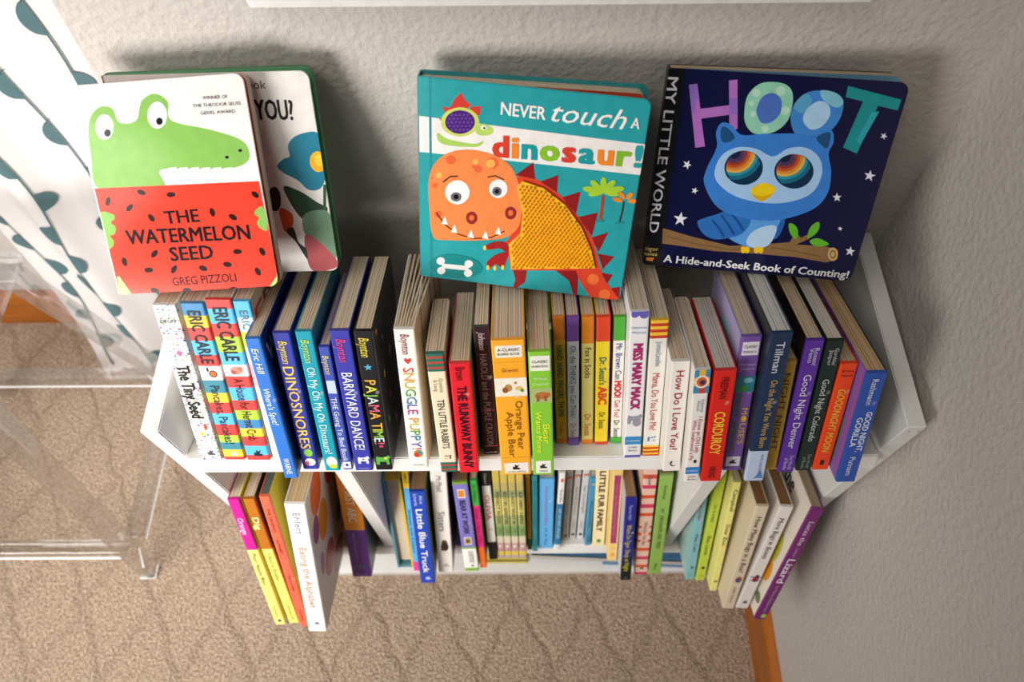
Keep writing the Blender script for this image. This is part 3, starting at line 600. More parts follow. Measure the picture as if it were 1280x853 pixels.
# ---------- lower shelf
Lo('leftmost book of the lower shelf, magenta over pale yellow spine', -304.9, 124.4, -2.5, 235.1, 13.6, 200, [(.37, '#c01c86'), (1, '#f0e478')], '#e8dc78', '#c01c86',
  [('Orange', '#f4d8ea', .13, .25, .5), ('Pear Apple Bear', '#5a5230', .40, .66, .36), ('CHRONICLE', '#7a7240', .82, .93, .22), ('e', '#2a3f8a', .965, .1, 2.4, 2.6)])
Lo('second book from the left on the lower shelf, brown over pale yellow spine', -287.8, 122.3, -2.7, 233.4, 13.4, 200, [(.37, '#a8661c'), (1, '#f0e070')], '#1f3f2a', '#e6d86a',
  [('Dig', '#f0e9a0', .13, .22, .55, {'b': .03}), ('A Book for Breakfast', '#8a7a20', .40, .63, .34), ('CHRONICLE', '#7a7240', .83, .94, .22), ('e', '#2a3f5a', .955, .1, 1.2, 1.4)])
Lo('coral red hardcover with dark pages, third from the left on the lower shelf', -273, 127.2, -1.3, 242.9, 11.8, 205, '#dd6248', '#c8b83a', '#dd6248',
  [('THE GRAPHIC', '#7a2a20', .08, .25, .3), ('ALPHABET', '#7a2a20', .30, .41, .3), ('PELLETIER', '#7a2a20', .57, .70, .24), ('CHRONICLE', '#7a2a20', .85, .95, .22)], kind='paper', tint='#5a6460')
Lo('big white board book with thin red lettering and painted fruit on its cover, lower left', -255, 134.7, 2.6, 238.2, 23, 205, '#f0eeec', '#cfc8c2', '#e6e2de',
  [('Ehlert', '#8a9098', .06, .21, .35), ('Eating the Alphabet', '#e08a6a', .31, .79, .36), ('poly', '#5a5a62', .925, .1, 3, imprint)],
  [('e', 1, '#d8622a', .22, .88, 26, 30), ('e', 1, '#d88a2a', .28, .62, 22, 30), ('e', 1, '#8a3a7a', .12, .70, 14, 20), ('e', 1, '#c8443a', .55, .80, 24, 30), ('e', 1, '#b84a52', .30, .30, 24, 26), ('e', 1, '#a86a8a', .14, .42, 10, 18), ('e', 1, '#d89a3a', .7, .5, 20, 30), ('e', 1, '#9a3a42', .5, .12, 30, 22), ('e', 1, '#6a8a4a', .62, .35, 14, 18)], tint='#dcbc8c')
Lo('orange over purple spine standing left of the left partition on the lower shelf', -211.1, 51.3, 1.1, 209, 26.4, 180, [(.545, '#e8912a'), (1, '#62308a')], '#5a5a62', '#e8912a',
  [('MY FIRST ABC', '#f4e6d2', .05, .47, .4, {'b': .02}), ('LEARN LETTERS AND WORDS', '#b89ac8', .57, .83, .1, {'x': -.2}), ('e', '#8a3a4a', .90, -.3, 1.6, 4), ('e', '#3a7a5a', .90, 0, 1.6, 4), ('e', '#3a5a9a', .90, .35, 1.6, 4), ('h', 'PRIDDY', '#c8b0d8', .975, .6, 2)])

def tray_book():
    """stands with its fore-edge to the room: two boards, a recessed pale page block"""
    x, o, L, th, w = -.1533, .0372, .173, .0226, .14
    ph = math.radians(-1.2)
    e = Vector((math.cos(ph), 0, 0)) - UP * math.sin(ph); u = UP * math.cos(ph) + Vector((math.sin(ph), 0, 0))
    base = Vector((x, PL.y, PL.z)) + OUT * o + UP * 0.0006
    mw = Matrix(((e.x, IN.x, u.x, base.x), (e.y, IN.y, u.y, base.y), (e.z, IN.z, u.z, base.z), (0, 0, 0, 1)))
    r = empty('book', 'book turned fore-edge out, cream pages between teal and yellow boards, right of left partition', 'book', GL, mw)
    h = th / 2
    bm = bmesh.new(); box(bm, -h, -h + .0032, 0, w, 0, L, bev=.0006); link('front_cover', bm, mat('#5f98a6'), r)
    bm = bmesh.new(); box(bm, h - .0032, h, 0, w, 0, L, bev=.0006); link('back_cover', bm, mat('#ecbb2a'), r)
    bm = bmesh.new(); box(bm, -h + .0033, h - .0033, .007, w - .004, .008, L - .006); link('page_block', bm, pages('paper', '#e6d6bd'), r)
    bm = bmesh.new(); box(bm, -h + .0033, h - .0033, 0.0005, w, 0, .0035, bev=.0005); link('tray_edge', bm, mat('#5f98a6'), r)
    bm = bmesh.new(); box(bm, -h + .0033, h - .0033, 0.0005, w, L - .0035, L, bev=.0005); link('tray_edge', bm, mat('#d8b52c'), r)
    bm = bmesh.new(); box(bm, -h + .0033, h - .0033, w - .0035, w, .0036, L - .0036); link('spine', bm, mat('#5f98a6'), r)
tray_book()
Lo('thin yellow and light blue spine just left of the royal blue lower-shelf book', -137.9, 42.4, .1, 193.9, 8.6, 160, [(.16, '#f0c52a'), (.9, '#62b4e2'), (1, '#e24a9a')], '#eabf2a', '#62b4e2',
  [('ABCS', '#3a3a2a', .02, .11, .5), ('Shapes and Colors', '#2f5a8a', .36, .80, .45)])
Lo('royal blue board book with white storybook lettering jutting out of the lower shelf', -120.8, 62, -.3, 178.2, 19.8, 150, '#2346b0', '#6a7a3a', '#2346b0',
  [('Alice', '#c8d4f0', .035, .12, .22, {'x': .4}), ('Schertle', '#c8d4f0', .02, .14, .22, {'x': -.3}), ('Little Blue Truck', '#f0f2f6', .175, .875, .42, {'b': .03}), ('poly', '#b8c8e8', .94, .1, 3.4, imprint)], tint='#b08a62', wear=.4)
Lo('white spine with grey lettering and a small dark picture, right of the royal blue book', -97.8, 44.7, .4, 197.2, 20.4, 165, '#eae6df', '#5a1f1f', '#dcd6cc',
  [('McPhail', '#8a8680', .05, .19, .34), ('Sisters', '#4a4640', .38, .57, .42), ('e', '#6a4a34', .70, .1, 4, 8), ('e', '#2f2a2a', .73, .1, 5, 9), ('e', '#5a2a24', .755, -.2, 2.4, 4), ('r', '#d8d2c8', .79, .795, -.98, .98), ('poly', '#b8b2aa', .92, .1, 4, imprint)])
Lo('periwinkle spine with dark capitals and two small orange squares', -62.4, 43, -2.9, 174, 19.4, 150, [(.025, '#7a9a3a'), (.715, '#7f76c2'), (.735, '#7fae3a'), (.965, '#efeee6'), (1, '#7fae3a')], '#6a241c', '#7f76c2',
  [('r', '#e8e0d0', .075, .165, -.5, .5), ('r', '#d8882a', .085, .155, -.4, .4), ('BEAR AT WORK', '#262038', .19, .565, .38, {'b': .02}), ('r', '#e8e0d0', .60, .685, -.5, .5), ('r', '#a88a3a', .61, .675, -.4, .4), ('e', '#4a3a2a', .645, 0, 2, 3),
   ('A MAMMOTH', '#5a5a52', .76, .90, .16, {'x': .35}), ('BOARD BOOK', '#5a5a52', .76, .90, .16, {'x': 0}), ('poly', '#2a2a2a', .935, .2, 2, imprint)], tint='#8a6a4a')
Lo('thin green, pink and orange spine beside the periwinkle one', -46.9, 37.9, -2.7, 171.6, 9.2, 145, [(.27, '#3fa84a'), (.75, '#d82a7a'), (1, '#ea6a24')], '#7a8a2a', '#d82a7a',
  [('Mo Willems', '#1f5a2a', .04, .22, .45), ('Just Like Me', '#8a1a4a', .30, .70, .45), ('h', 'H', '#f0c8a8', .94, .4, 3)])
Lo('white spine with black ends and red capitals on the lower shelf', -33.5, 24, -2.5, 174.6, 12, 145, [(.16, '#1d1b1c'), (.79, '#e9e4dd'), (1, '#1d1b1c')], '#b8a83a', '#e9e4dd',
  [('Falconer', '#c8c4be', .03, .14, .3), ('OLIVIA', '#c03040', .255, .53, .55, {'b': .01}), ('poly', '#c8a8a8', .64, .1, 2.6, critter)])
bb = lambda: [(.14, '#cdb65a'), (.22, '#b9a86a'), (.3, '#9aa070'), (.5, '#d8cc7a'), (.62, '#a8b070'), (.74, '#7f9a62'), (.82, '#d8ccb4'), (.92, '#c09a9a'), (.97, '#d8c04a'), (1, '#b0a0b0')]
for (x, o, l), tt, pos in zip(((-22.3, 21.2, -1.8), (-12.6, 21.3, -1.7), (-2.5, 21.4, -1.75), (7.8, 21.4, -1.8)),
                       ('PERFECT PICNIC', "BOO'S BIG ADVENTURE", 'A NOISY NIGHT IN', 'BLACKBERRY SURPRISE'), ('leftmost', 'second from the left', 'third from the left', 'rightmost')):
    Lo('matching yellow-green landscape spine, %s of the four alike on the lower shelf' % pos, x, o, l, 173.8, 9.6, 145, bb(), '#c8b85a', '#c8b85a',
       [(tt, '#4a4630', .24, .60, .5, {'b': .01}), ('e', '#6a8a4a', .68, .1, 2, 5), ('e', '#e8e0c8', .86, -.2, 2, 3), ('e', '#c04a4a', .9, .2, 1.2, 1.6)])
Lo('narrow mustard spine with a green foot, right of the four matching spines', 16.9, 7.8, -1.4, 144.9, 6.4, 125, [(.84, '#c8922a'), (1, '#2f6a34')], '#b8842a', '#c8922a', [('Goodnight Farm', '#8a6018', .2, .7, .4)])
Lo('narrow teal spine next to the light blue one on the lower shelf', 24.2, 10.2, -.7, 148.9, 7.6, 125, '#2f8a92', '#2f8a92', '#2f8a92', [('Kate Toms', '#1f5a62', .06, .24, .4), ('Cars and Trucks', '#1f5a62', .32, .66, .4), ('Books', '#1f5a62', .84, .92, .4)])
Lo('wide light blue spine with thin pink lettering on the lower shelf', 39, 5.4, -.2, 138.6, 20.2, 125, '#62b2ea', '#4a98d0', '#62b2ea', [('Curious George and the Bunny', '#c05a9a', .09, .65, .22), ('H. A. Rey', '#3a6aa8', .70, .95, .2)])
Lo('white over blue spine with an orange spot at its head', 54.8, 8, 1.3, 152.5, 8.2, 128, [(.385, '#ebe9e6'), (.93, '#1f78a8'), (1, '#dfe4e6')], '#d8d4d0', '#e2dfda',
  [('e', '#d8622a', .09, .1, 2, 3.6), ('Guess Who', '#3a5a7a', .2, .36, .45), ('MY WORD BOOK', '#cfe6f0', .44, .84, .45)])
for (x, o, l, L, th), pos, c in zip(((67, -8.6, 1.1, 136.3, 9), (77.5, -11, 1.3, 138.1, 8.6), (88.1, -11, 1.4, 139.5, 9.4)), ('first', 'second', 'third'), ('#b8b4ae', '#c9c6c1', '#d6d3cf')):
    Lo('small %s spine with an orange figure at its head, %s of three alike' % ({'first': 'dull grey', 'second': 'light grey', 'third': 'near-white'}[pos], pos), x, o, l, L, th, 120, c, c, c,
       [('poly', '#d0663a', .075, .1, 3.6, critter), (('That Baby', 'All Fall Down', 'Say Goodnight')[('first', 'second', 'third').index(pos)], '#8a8680', .22, .62, .36), ('little', '#8a8680', .74, .84, .3), ('e', '#55524e', .93, 0, 2.4, 2.8)])
Lo('narrow steel blue spine with a small yellow spot, left of the cream one', 97.9, .3, .8, 134.8, 8, 120, '#4a90b8', '#4a90b8', '#4a90b8', [('e', '#e0c23a', .09, .1, 1.8, 1.8), ('This Little Puffin', '#2a5a80', .32, .72, .4), ('Puffin', '#2a4a6a', .86, .95, .4)])
Lo('cream spine with bold brown capitals and a green mark at its foot', 113, 1.5, -.8, 153.6, 17.2, 128, '#f0e4b8', '#e6d8a8', '#f0e4b8', [('LITTLE FUR FAMILY', '#4a2f1c', .03, .80, .45, {'b': .05}), ('r', '#5a9a4a', .91, .955, -.3, .35)])
Lo('yellow spine with a long rose panel, rounded foot', 129.7, 27, -1.2, 181.2, 13.4, 148, '#f0cf82', '#e8c472', '#f0cf82', [('r', '#a83a6e', .075, .80, -.62, .62), ('From the Mountains to the Sea', '#d07a8a', .16, .72, .3), ('h', 'little', '#d88a4a', .855, .6, 2.2), ('e', '#eeaa5a', .93, 0, 3, 4)], rough=.45)
Lo('dark blue spine turning black at the foot with yellow lettering, jutting from the lower shelf', 144.7, 59.3, -1.7, 160.3, 14.4, 145, [(.70, '#272a8e'), (.80, '#23224a'), (1, '#1c1a1c')], '#3a3a62', '#c8ccd8',
  [('Teresa Rash', '#b8c0e0', .07, .24, .3), ("Where Do Tigers", '#d8d43a', .30, .58, .45), ("Sleep at Night", '#d8d43a', .60, .88, .45), ('h', 'S', '#9a9a9a', .965, .3, 2)], tint='#a8865c', wear=.5)
pk, cr, sc = '#d23a62', '#e8c2ae', '#d8532a'
Lo('spine striped in pink, orange and pale peach, right half of the lower shelf', 166.1, 50.4, -1.4, 206.3, 17.2, 165,
  [(.02, pk), (.065, cr), (.10, sc), (.155, cr), (.185, pk), (.24, cr), (.27, sc), (.32, cr), (.355, pk), (.40, cr), (.43, sc), (.52, cr), (.54, pk), (.58, cr), (.61, sc), (.65, cr), (.675, pk), (.73, cr), (.76, sc), (.815, cr), (.845, pk), (.90, cr), (.925, sc), (.975, cr), (1, pk)], cr, cr,
  [('Shaw', '#6a5a8a', .07, .15, .3), ('r', cr, .47, .71, -.55, .55), ('Who Do You See', '#6a5060', .48, .70, .28), ('poly', '#5a4a4a', .93, .1, 3, imprint)])
Lo('plain leaf green spine beside the right partition on the lower shelf', 185, 49.2, -1, 189.8, 17, 155, '#8fb558', '#86a850', '#8fb558', [('Sweeney', '#4f6a2a', .09, .22, .26), ('AND', '#4f6a2a', .31, .35, .22), ('DINOSAURS AND TREES', '#4a6428', .38, .72, .30), ('Viking', '#4f6a2a', .88, .95, .24)], tint='#8a7a52')
Lo('pale teal spine just right of the right partition on the lower shelf', 231.1, 58.8, -1.4, 192.6, 12.2, 165, '#86bcc4', '#7fb4bc', '#a8ccc8', [('Jo Lodge', '#a86a6a', .22, .38, .34), ('Moo, Cow', '#2f5a72', .52, .70, .36), ('e', '#3a4a52', .87, .1, 1.6, 2.6), ('h', 'abrams', '#3a4a52', .945, .7, 1.6)], [('e', -1, '#c8d8d0', .4, .4, 40, 50)])
Lo('lime green spine between the pale teal and the light yellow ones', 244.5, 60.4, 0, 205.3, 12.2, 170, '#c0d24a', '#b0c24a', '#c0d24a', [('Jo Lodge', '#6a8a3a', .27, .43, .32), ('Baa, Lamb', '#4a5a20', .56, .74, .36), ('e', '#3a3a24', .87, .1, 2.2, 3.2), ('h', 'candle', '#4a5a20', .945, .7, 1.6)])
Lo('light yellow spine with typewriter lettering on the lower shelf at right', 258.9, 77, -.2, 207, 9.6, 175, '#ece48c', '#dfd880', '#ece68e', [('Campbell', '#4a4830', .06, .24, .5), ('Dear Zoo', '#4a4830', .36, .55, .5), ('poly', '#8a8640', .9, .1, 2.4, imprint)])
Lo('tan book with dark italic lettering on the lower shelf at right', 272.6, 104.3, 3.0, 196.1, 15.2, 180, '#ddccb0', '#cdbb9e', '#dccdb2', [('How Many Bugs in a Box?', '#2e2620', .09, .62, .42, {'sh': .15}), ('e', '#8a5a3a', .695, .1, 4, 6), ('e', '#3a5a9a', .70, .0, 2.4, 4), ('e', '#c8442f', .675, .3, 1.6, 2.2), ('Little Simon', '#6a5c48', .77, .93, .2)], kind='paper', tint='#8a6238')
Lo('white book with a red beetle low on its spine, right end of lower shelf', 290.6, 104.1, 6.0, 195, 16.2, 180, '#e6e0da', '#d6d0c8', '#e2dcd4', [('More Bugs in Boxes', '#2e2828', .10, .48, .42, {'sh': .15}), ('e', '#9a2a3a', .69, .1, 4, 6), ('e', '#3a2a3a', .66, .2, 2.4, 3), ('r', '#3a2a3a', .665, .672, -.9, .9), ('r', '#3a2a3a', .70, .706, -.9, .9), ('poly', '#2a2626', .93, .1, 3, imprint)], kind='paper', tint='#8a6238')
Lo('rightmost lower-shelf book, purple spine with big white word, tilted against the side panel', 310.0, 120.8, 7.8, 210.3, 15, 185, '#74206e', '#5a2a5a', '#e6ddd0', [('Lucas the', '#e8d8e8', .10, .30, .42), ('Littlest', '#d0b0d0', .325, .40, .22), ('Lizard', '#f0e6f0', .42, .64, .6, {'b': .03}), ('by Kathy Helidoniotis', '#c8a8c8', .67, .92, .26), ('e', '#a8c84a', .965, .3, 3.4, 4.4)],
  [('e', -1, '#c8c23a', .15, .52, 12, 26), ('e', -1, '#e8a02a', .12, .34, 10, 18), ('e', -1, '#6a8a5a', .08, .12, 8, 8), ('e', -1, '#8a9a4a', .3, .6, 16, 24), ('t', -1, 'Lucas the', '#2a2a26', .75, .86, 90, 22)], tint='#a89478')

# flat books lying on the bottom panel
def flat_book(label, x, y, rot, sx, sy, z0, h, col, spine_col, page):
    r = empty('book', label, 'book', 'flat books under the lower shelf', Matrix.Translation((x, y, z0)) @ Matrix.Rotation(rot, 4, 'Z'))
    bm = bmesh.new(); box(bm, 0, sx, 0, sy, h - .002, h, bev=.0005); link('front_cover', bm, mat(col), r)
    bm = bmesh.new(); box(bm, 0, sx, 0, sy, 0, .002, bev=.0005); link('back_cover', bm, mat(col), r)
    bm = bmesh.new(); box(bm, .002, sx - .002, .003, sy - .003, .0021, h - .0021); link('page_block', bm, mat(page, .8), r)
    bm = bmesh.new(); box(bm, 0, sx, -.0018, .0028, 0, h, bev=.0005); link('spine', bm, mat(spine_col), r)
    return r
flat_book('wide blue book lying flat under the lower shelf, upper one', .022, -.158, math.radians(-3.0), .30, .11, .0305, .010, '#3f6f94', '#cfcac4', '#d8d2c8')
flat_book('wide lighter blue book lying flat under the lower shelf, bottom one', .14, -.166, math.radians(-2.5), .205, .11, .0185, .0115, '#3a6c98', '#4a86b8', '#d8d2c8')
flat_book('thin yellow book lying flat under the four matching spines', -.065, -.163, 0, .08, .13, .0185, .005, '#e2cf6a', '#d8c65a', '#e6dcc0')
ART = {
'melon': [
 ('p','#86b95a',1,[(0.035,0.52),(0.026,0.677),(0.058,0.83),(0.138,0.896),(0.215,0.888),(0.24,0.823),(0.34,0.827),(0.395,0.91),(0.481,0.938),(0.545,0.898),(0.545,0.815),(0.76,0.762),(0.922,0.709),(0.962,0.653),(0.931,0.6),(0.804,0.579),(0.584,0.591),(0.416,0.593),(0.407,0.501)]),
 ('p','#ffffff',0,[(0.45,0.594),(0.805,0.58),(0.78,0.57),(0.457,0.58)]),
 ('p','#ffffff',0,[(0.466,0.602),(0.52,0.603),(0.483,0.557)]),
 ('p','#ffffff',0,[(0.532,0.599),(0.586,0.599),(0.55,0.554)]),
 ('p','#ffffff',0,[(0.599,0.595),(0.652,0.596),(0.616,0.55)]),
 ('p','#ffffff',0,[(0.665,0.591),(0.718,0.592),(0.683,0.547)]),
 ('p','#ffffff',0,[(0.731,0.588),(0.784,0.588),(0.749,0.543)]),
 ('p','#ffffff',0,[(0.797,0.584),(0.85,0.585),(0.815,0.54)]),
 ('p','#ffffff',0,[(0.862,0.581),(0.915,0.581),(0.881,0.536)]),
 ('p','#f6f4f2',0,[(0.199,0.805),(0.194,0.792),(0.187,0.78),(0.177,0.77),(0.166,0.761),(0.154,0.755),(0.141,0.752),(0.129,0.751),(0.117,0.753),(0.107,0.758),(0.099,0.765),(0.094,0.775),(0.091,0.786),(0.09,0.798),(0.093,0.811),(0.098,0.823),(0.106,0.835),(0.116,0.846),(0.127,0.854),(0.139,0.86),(0.151,0.864),(0.164,0.864),(0.175,0.862),(0.185,0.857),(0.193,0.85),(0.198,0.841),(0.201,0.83),(0.202,0.817)]),
 ('p','#f6f4f2',0,[(0.525,0.84),(0.52,0.827),(0.512,0.814),(0.503,0.803),(0.491,0.794),(0.478,0.788),(0.465,0.784),(0.452,0.783),(0.44,0.786),(0.429,0.791),(0.42,0.799),(0.414,0.809),(0.41,0.82),(0.41,0.833),(0.412,0.846),(0.417,0.859),(0.425,0.872),(0.435,0.882),(0.446,0.891),(0.459,0.897),(0.472,0.901),(0.485,0.902),(0.497,0.9),(0.507,0.895),(0.516,0.887),(0.522,0.877),(0.526,0.866),(0.527,0.853)]),
 ('p','#1b1518',0,[(0.176,0.779),(0.174,0.775),(0.172,0.772),(0.168,0.769),(0.164,0.766),(0.16,0.764),(0.155,0.763),(0.151,0.763),(0.146,0.764),(0.142,0.765),(0.139,0.768),(0.137,0.77),(0.136,0.774),(0.135,0.777),(0.136,0.781),(0.137,0.785),(0.14,0.788),(0.143,0.791),(0.147,0.794),(0.152,0.796),(0.156,0.797),(0.161,0.797),(0.165,0.796),(0.169,0.795),(0.172,0.792),(0.175,0.79),(0.176,0.786),(0.176,0.783)]),
 ('p','#1b1518',0,[(0.494,0.815),(0.492,0.811),(0.49,0.808),(0.487,0.805),(0.483,0.802),(0.479,0.8),(0.474,0.799),(0.47,0.799),(0.465,0.8),(0.462,0.801),(0.458,0.804),(0.456,0.806),(0.455,0.81),(0.454,0.813),(0.455,0.817),(0.456,0.821),(0.459,0.824),(0.462,0.827),(0.466,0.829),(0.47,0.831),(0.474,0.832),(0.479,0.832),(0.483,0.832),(0.487,0.83),(0.49,0.828),(0.492,0.825),(0.494,0.822),(0.494,0.818)]),
 ('p','#1b1518',0,[(0.922,0.658),(0.921,0.657),(0.92,0.656),(0.918,0.654),(0.916,0.653),(0.914,0.653),(0.912,0.652),(0.909,0.652),(0.907,0.653),(0.905,0.653),(0.903,0.654),(0.901,0.655),(0.9,0.657),(0.9,0.658),(0.9,0.66),(0.901,0.661),(0.902,0.662),(0.903,0.664),(0.905,0.665),(0.907,0.665),(0.91,0.666),(0.912,0.666),(0.915,0.665),(0.917,0.665),(0.919,0.664),(0.92,0.663),(0.921,0.661),(0.922,0.66)]),
 ('p','#1b1518',0,[(0.837,0.632),(0.836,0.631),(0.835,0.629),(0.833,0.628),(0.831,0.627),(0.829,0.626),(0.827,0.626),(0.824,0.626),(0.822,0.626),(0.819,0.627),(0.818,0.628),(0.816,0.629),(0.815,0.63),(0.815,0.632),(0.815,0.633),(0.815,0.635),(0.817,0.636),(0.818,0.638),(0.82,0.639),(0.822,0.639),(0.825,0.64),(0.827,0.64),(0.83,0.639),(0.832,0.639),(0.834,0.638),(0.835,0.637),(0.836,0.635),(0.837,0.634)]),
 ('p','#e8412f',0,[(-0.02,0.53),(0.989,0.513),(1.005,0.0),(-0.002,-0.007)]),
 ('p','#2a1712',0,[(0.053,0.444),(0.047,0.447),(0.045,0.454),(0.047,0.463),(0.052,0.472),(0.059,0.48),(0.068,0.485),(0.075,0.485),(0.081,0.482),(0.083,0.475),(0.081,0.466),(0.076,0.457),(0.069,0.449),(0.061,0.444)]),
 ('p','#2a1712',0,[(0.301,0.488),(0.295,0.484),(0.285,0.483),(0.274,0.484),(0.263,0.488),(0.256,0.493),(0.252,0.5),(0.254,0.506),(0.26,0.51),(0.269,0.511),(0.28,0.51),(0.291,0.506),(0.299,0.5),(0.302,0.494)]),
 ('p','#2a1712',0,[(0.163,0.412),(0.161,0.417),(0.164,0.425),(0.171,0.432),(0.181,0.439),(0.192,0.444),(0.202,0.445),(0.208,0.443),(0.21,0.438),(0.207,0.43),(0.2,0.422),(0.19,0.416),(0.179,0.411),(0.17,0.41)]),
 ('p','#2a1712',0,[(0.317,0.355),(0.31,0.353),(0.301,0.355),(0.293,0.361),(0.287,0.369),(0.285,0.377),(0.286,0.385),(0.291,0.39),(0.299,0.391),(0.308,0.389),(0.316,0.383),(0.321,0.376),(0.324,0.367),(0.322,0.36)]),
 ('p','#2a1712',0,[(0.48,0.476),(0.475,0.471),(0.467,0.467),(0.455,0.465),(0.443,0.465),(0.433,0.468),(0.427,0.473),(0.426,0.479),(0.43,0.484),(0.438,0.488),(0.45,0.49),(0.462,0.489),(0.472,0.486),(0.478,0.481)]),
 ('p','#2a1712',0,[(0.683,0.36),(0.676,0.361),(0.669,0.365),(0.664,0.373),(0.662,0.382),(0.664,0.391),(0.668,0.398),(0.674,0.402),(0.682,0.401),(0.688,0.397),(0.693,0.389),(0.695,0.38),(0.694,0.371),(0.689,0.364)]),
 ('p','#2a1712',0,[(0.971,0.437),(0.964,0.434),(0.955,0.435),(0.946,0.44),(0.938,0.446),(0.933,0.454),(0.933,0.461),(0.936,0.466),(0.943,0.468),(0.952,0.467),(0.961,0.463),(0.969,0.457),(0.974,0.449),(0.974,0.442)]),
 ('p','#2a1712',0,[(0.817,0.34),(0.811,0.336),(0.801,0.336),(0.791,0.339),(0.782,0.344),(0.776,0.351),(0.773,0.358),(0.776,0.364),(0.782,0.367),(0.792,0.367),(0.802,0.365),(0.811,0.359),(0.818,0.352),(0.82,0.346)]),
 ('p','#2a1712',0,[(0.082,0.143),(0.074,0.144),(0.067,0.149),(0.063,0.157),(0.061,0.166),(0.063,0.176),(0.068,0.183),(0.075,0.187),(0.082,0.187),(0.089,0.182),(0.094,0.174),(0.095,0.164),(0.094,0.155),(0.089,0.147)]),
 ('p','#2a1712',0,[(0.245,0.116),(0.241,0.11),(0.231,0.106),(0.219,0.104),(0.207,0.104),(0.196,0.107),(0.19,0.112),(0.189,0.118),(0.193,0.124),(0.202,0.128),(0.214,0.13),(0.227,0.13),(0.237,0.127),(0.244,0.122)]),
 ('p','#2a1712',0,[(0.252,0.18),(0.25,0.186),(0.252,0.193),(0.259,0.202),(0.27,0.209),(0.281,0.214),(0.29,0.215),(0.297,0.213),(0.299,0.207),(0.297,0.2),(0.289,0.191),(0.279,0.184),(0.268,0.179),(0.258,0.178)]),
 ('p','#2a1712',0,[(0.355,0.095),(0.352,0.1),(0.353,0.108),(0.358,0.117),(0.367,0.125),(0.377,0.131),(0.387,0.134),(0.394,0.133),(0.397,0.128),(0.396,0.12),(0.391,0.111),(0.383,0.102),(0.372,0.096),(0.363,0.093)]),
 ('p','#2a1712',0,[(0.579,0.101),(0.573,0.096),(0.563,0.095),(0.552,0.096),(0.541,0.1),(0.533,0.106),(0.529,0.112),(0.531,0.119),(0.537,0.123),(0.546,0.125),(0.558,0.124),(0.569,0.12),(0.577,0.114),(0.58,0.107)]),
 ('p','#2a1712',0,[(0.735,0.117),(0.73,0.112),(0.721,0.109),(0.709,0.108),(0.698,0.111),(0.688,0.115),(0.683,0.121),(0.683,0.127),(0.688,0.132),(0.697,0.135),(0.709,0.136),(0.721,0.133),(0.73,0.129),(0.735,0.123)]),
 ('p','#2a1712',0,[(0.813,0.181),(0.809,0.176),(0.8,0.172),(0.789,0.17),(0.777,0.17),(0.766,0.173),(0.76,0.178),(0.758,0.184),(0.762,0.189),(0.771,0.194),(0.782,0.196),(0.794,0.195),(0.805,0.192),(0.811,0.187)]),
 ('p','#2a1712',0,[(0.897,0.058),(0.889,0.057),(0.881,0.061),(0.874,0.068),(0.87,0.077),(0.869,0.086),(0.872,0.094),(0.877,0.098),(0.885,0.099),(0.893,0.095),(0.9,0.088),(0.904,0.079),(0.905,0.07),(0.902,0.062)]),
 ('p','#2a1712',0,[(0.945,0.156),(0.937,0.155),(0.929,0.159),(0.923,0.166),(0.919,0.175),(0.918,0.184),(0.92,0.191),(0.926,0.196),(0.933,0.196),(0.941,0.193),(0.948,0.186),(0.952,0.177),(0.953,0.168),(0.95,0.16)]),
 ('p','#2a1712',0,[(0.455,0.002),(0.45,-0.004),(0.441,-0.008),(0.429,-0.01),(0.417,-0.01),(0.406,-0.007),(0.4,-0.002),(0.398,0.004),(0.403,0.01),(0.412,0.014),(0.424,0.017),(0.436,0.016),(0.447,0.013),(0.453,0.008)]),
 ('p','#2a1712',0,[(0.743,-0.006),(0.739,-0.012),(0.73,-0.016),(0.718,-0.018),(0.706,-0.018),(0.695,-0.015),(0.688,-0.01),(0.687,-0.004),(0.691,0.002),(0.7,0.006),(0.712,0.008),(0.724,0.008),(0.735,0.005),(0.741,-0.0)]),
 ('p','#2a1712',0,[(0.25,0.002),(0.244,-0.002),(0.234,-0.004),(0.222,-0.003),(0.211,0.001),(0.203,0.007),(0.2,0.014),(0.201,0.021),(0.208,0.025),(0.218,0.027),(0.229,0.026),(0.24,0.022),(0.248,0.016),(0.252,0.009)]),
 ('p','#b9dc86',0,[(0.008,0.091),(0.024,0.094),(0.074,0.002),(0.003,-0.007)]),
 ('p','#b9dc86',0,[(1.009,0.092),(1.005,0.0),(0.936,-0.006),(0.993,0.045)]),
 ('p','#86b95a',1,[(-0.005,0.406),(0.073,0.402),(0.08,0.38),(0.052,0.362),(0.073,0.339),(0.058,0.306),(0.027,0.297),(0.043,0.27),(0.02,0.24),(-0.017,0.246)]),
 ('p','#86b95a',1,[(0.989,0.387),(0.948,0.384),(0.929,0.36),(0.952,0.34),(0.933,0.316),(0.954,0.286),(0.99,0.284)]),
 ('t', '#1b1518', 'THE', (0.383, 0.339), (0.595, 0.34), (0.395, 0.401), {'b': 0.03}),
 ('t', '#1b1518', 'WATERMELON', (0.122, 0.251), (0.881, 0.241), (0.139, 0.321), {'b': 0.03}),
 ('t', '#1b1518', 'SEED', (0.367, 0.156), (0.636, 0.156), (0.381, 0.224), {'b': 0.03}),
 ('t', '#1b1518', 'GREG PIZZOLI', (0.348, 0.03), (0.748, 0.036), (0.355, 0.072), {'b': 0.01}),
 ('t', '#1b1518', 'WINNER OF', (0.749, 0.897), (0.893, 0.895), (0.752, 0.912), {}),
 ('t', '#1b1518', 'THE THEODOR SEUSS', (0.685, 0.865), (0.963, 0.862), (0.687, 0.88), {}),
 ('t', '#1b1518', 'GEISEL AWARD', (0.722, 0.831), (0.923, 0.829), (0.724, 0.846), {}),
],
'flower': [
 ('t', '#1b1518', 'book', (0.66, 0.928), (0.784, 0.924), (0.665, 0.966), {'b': 0.0}),
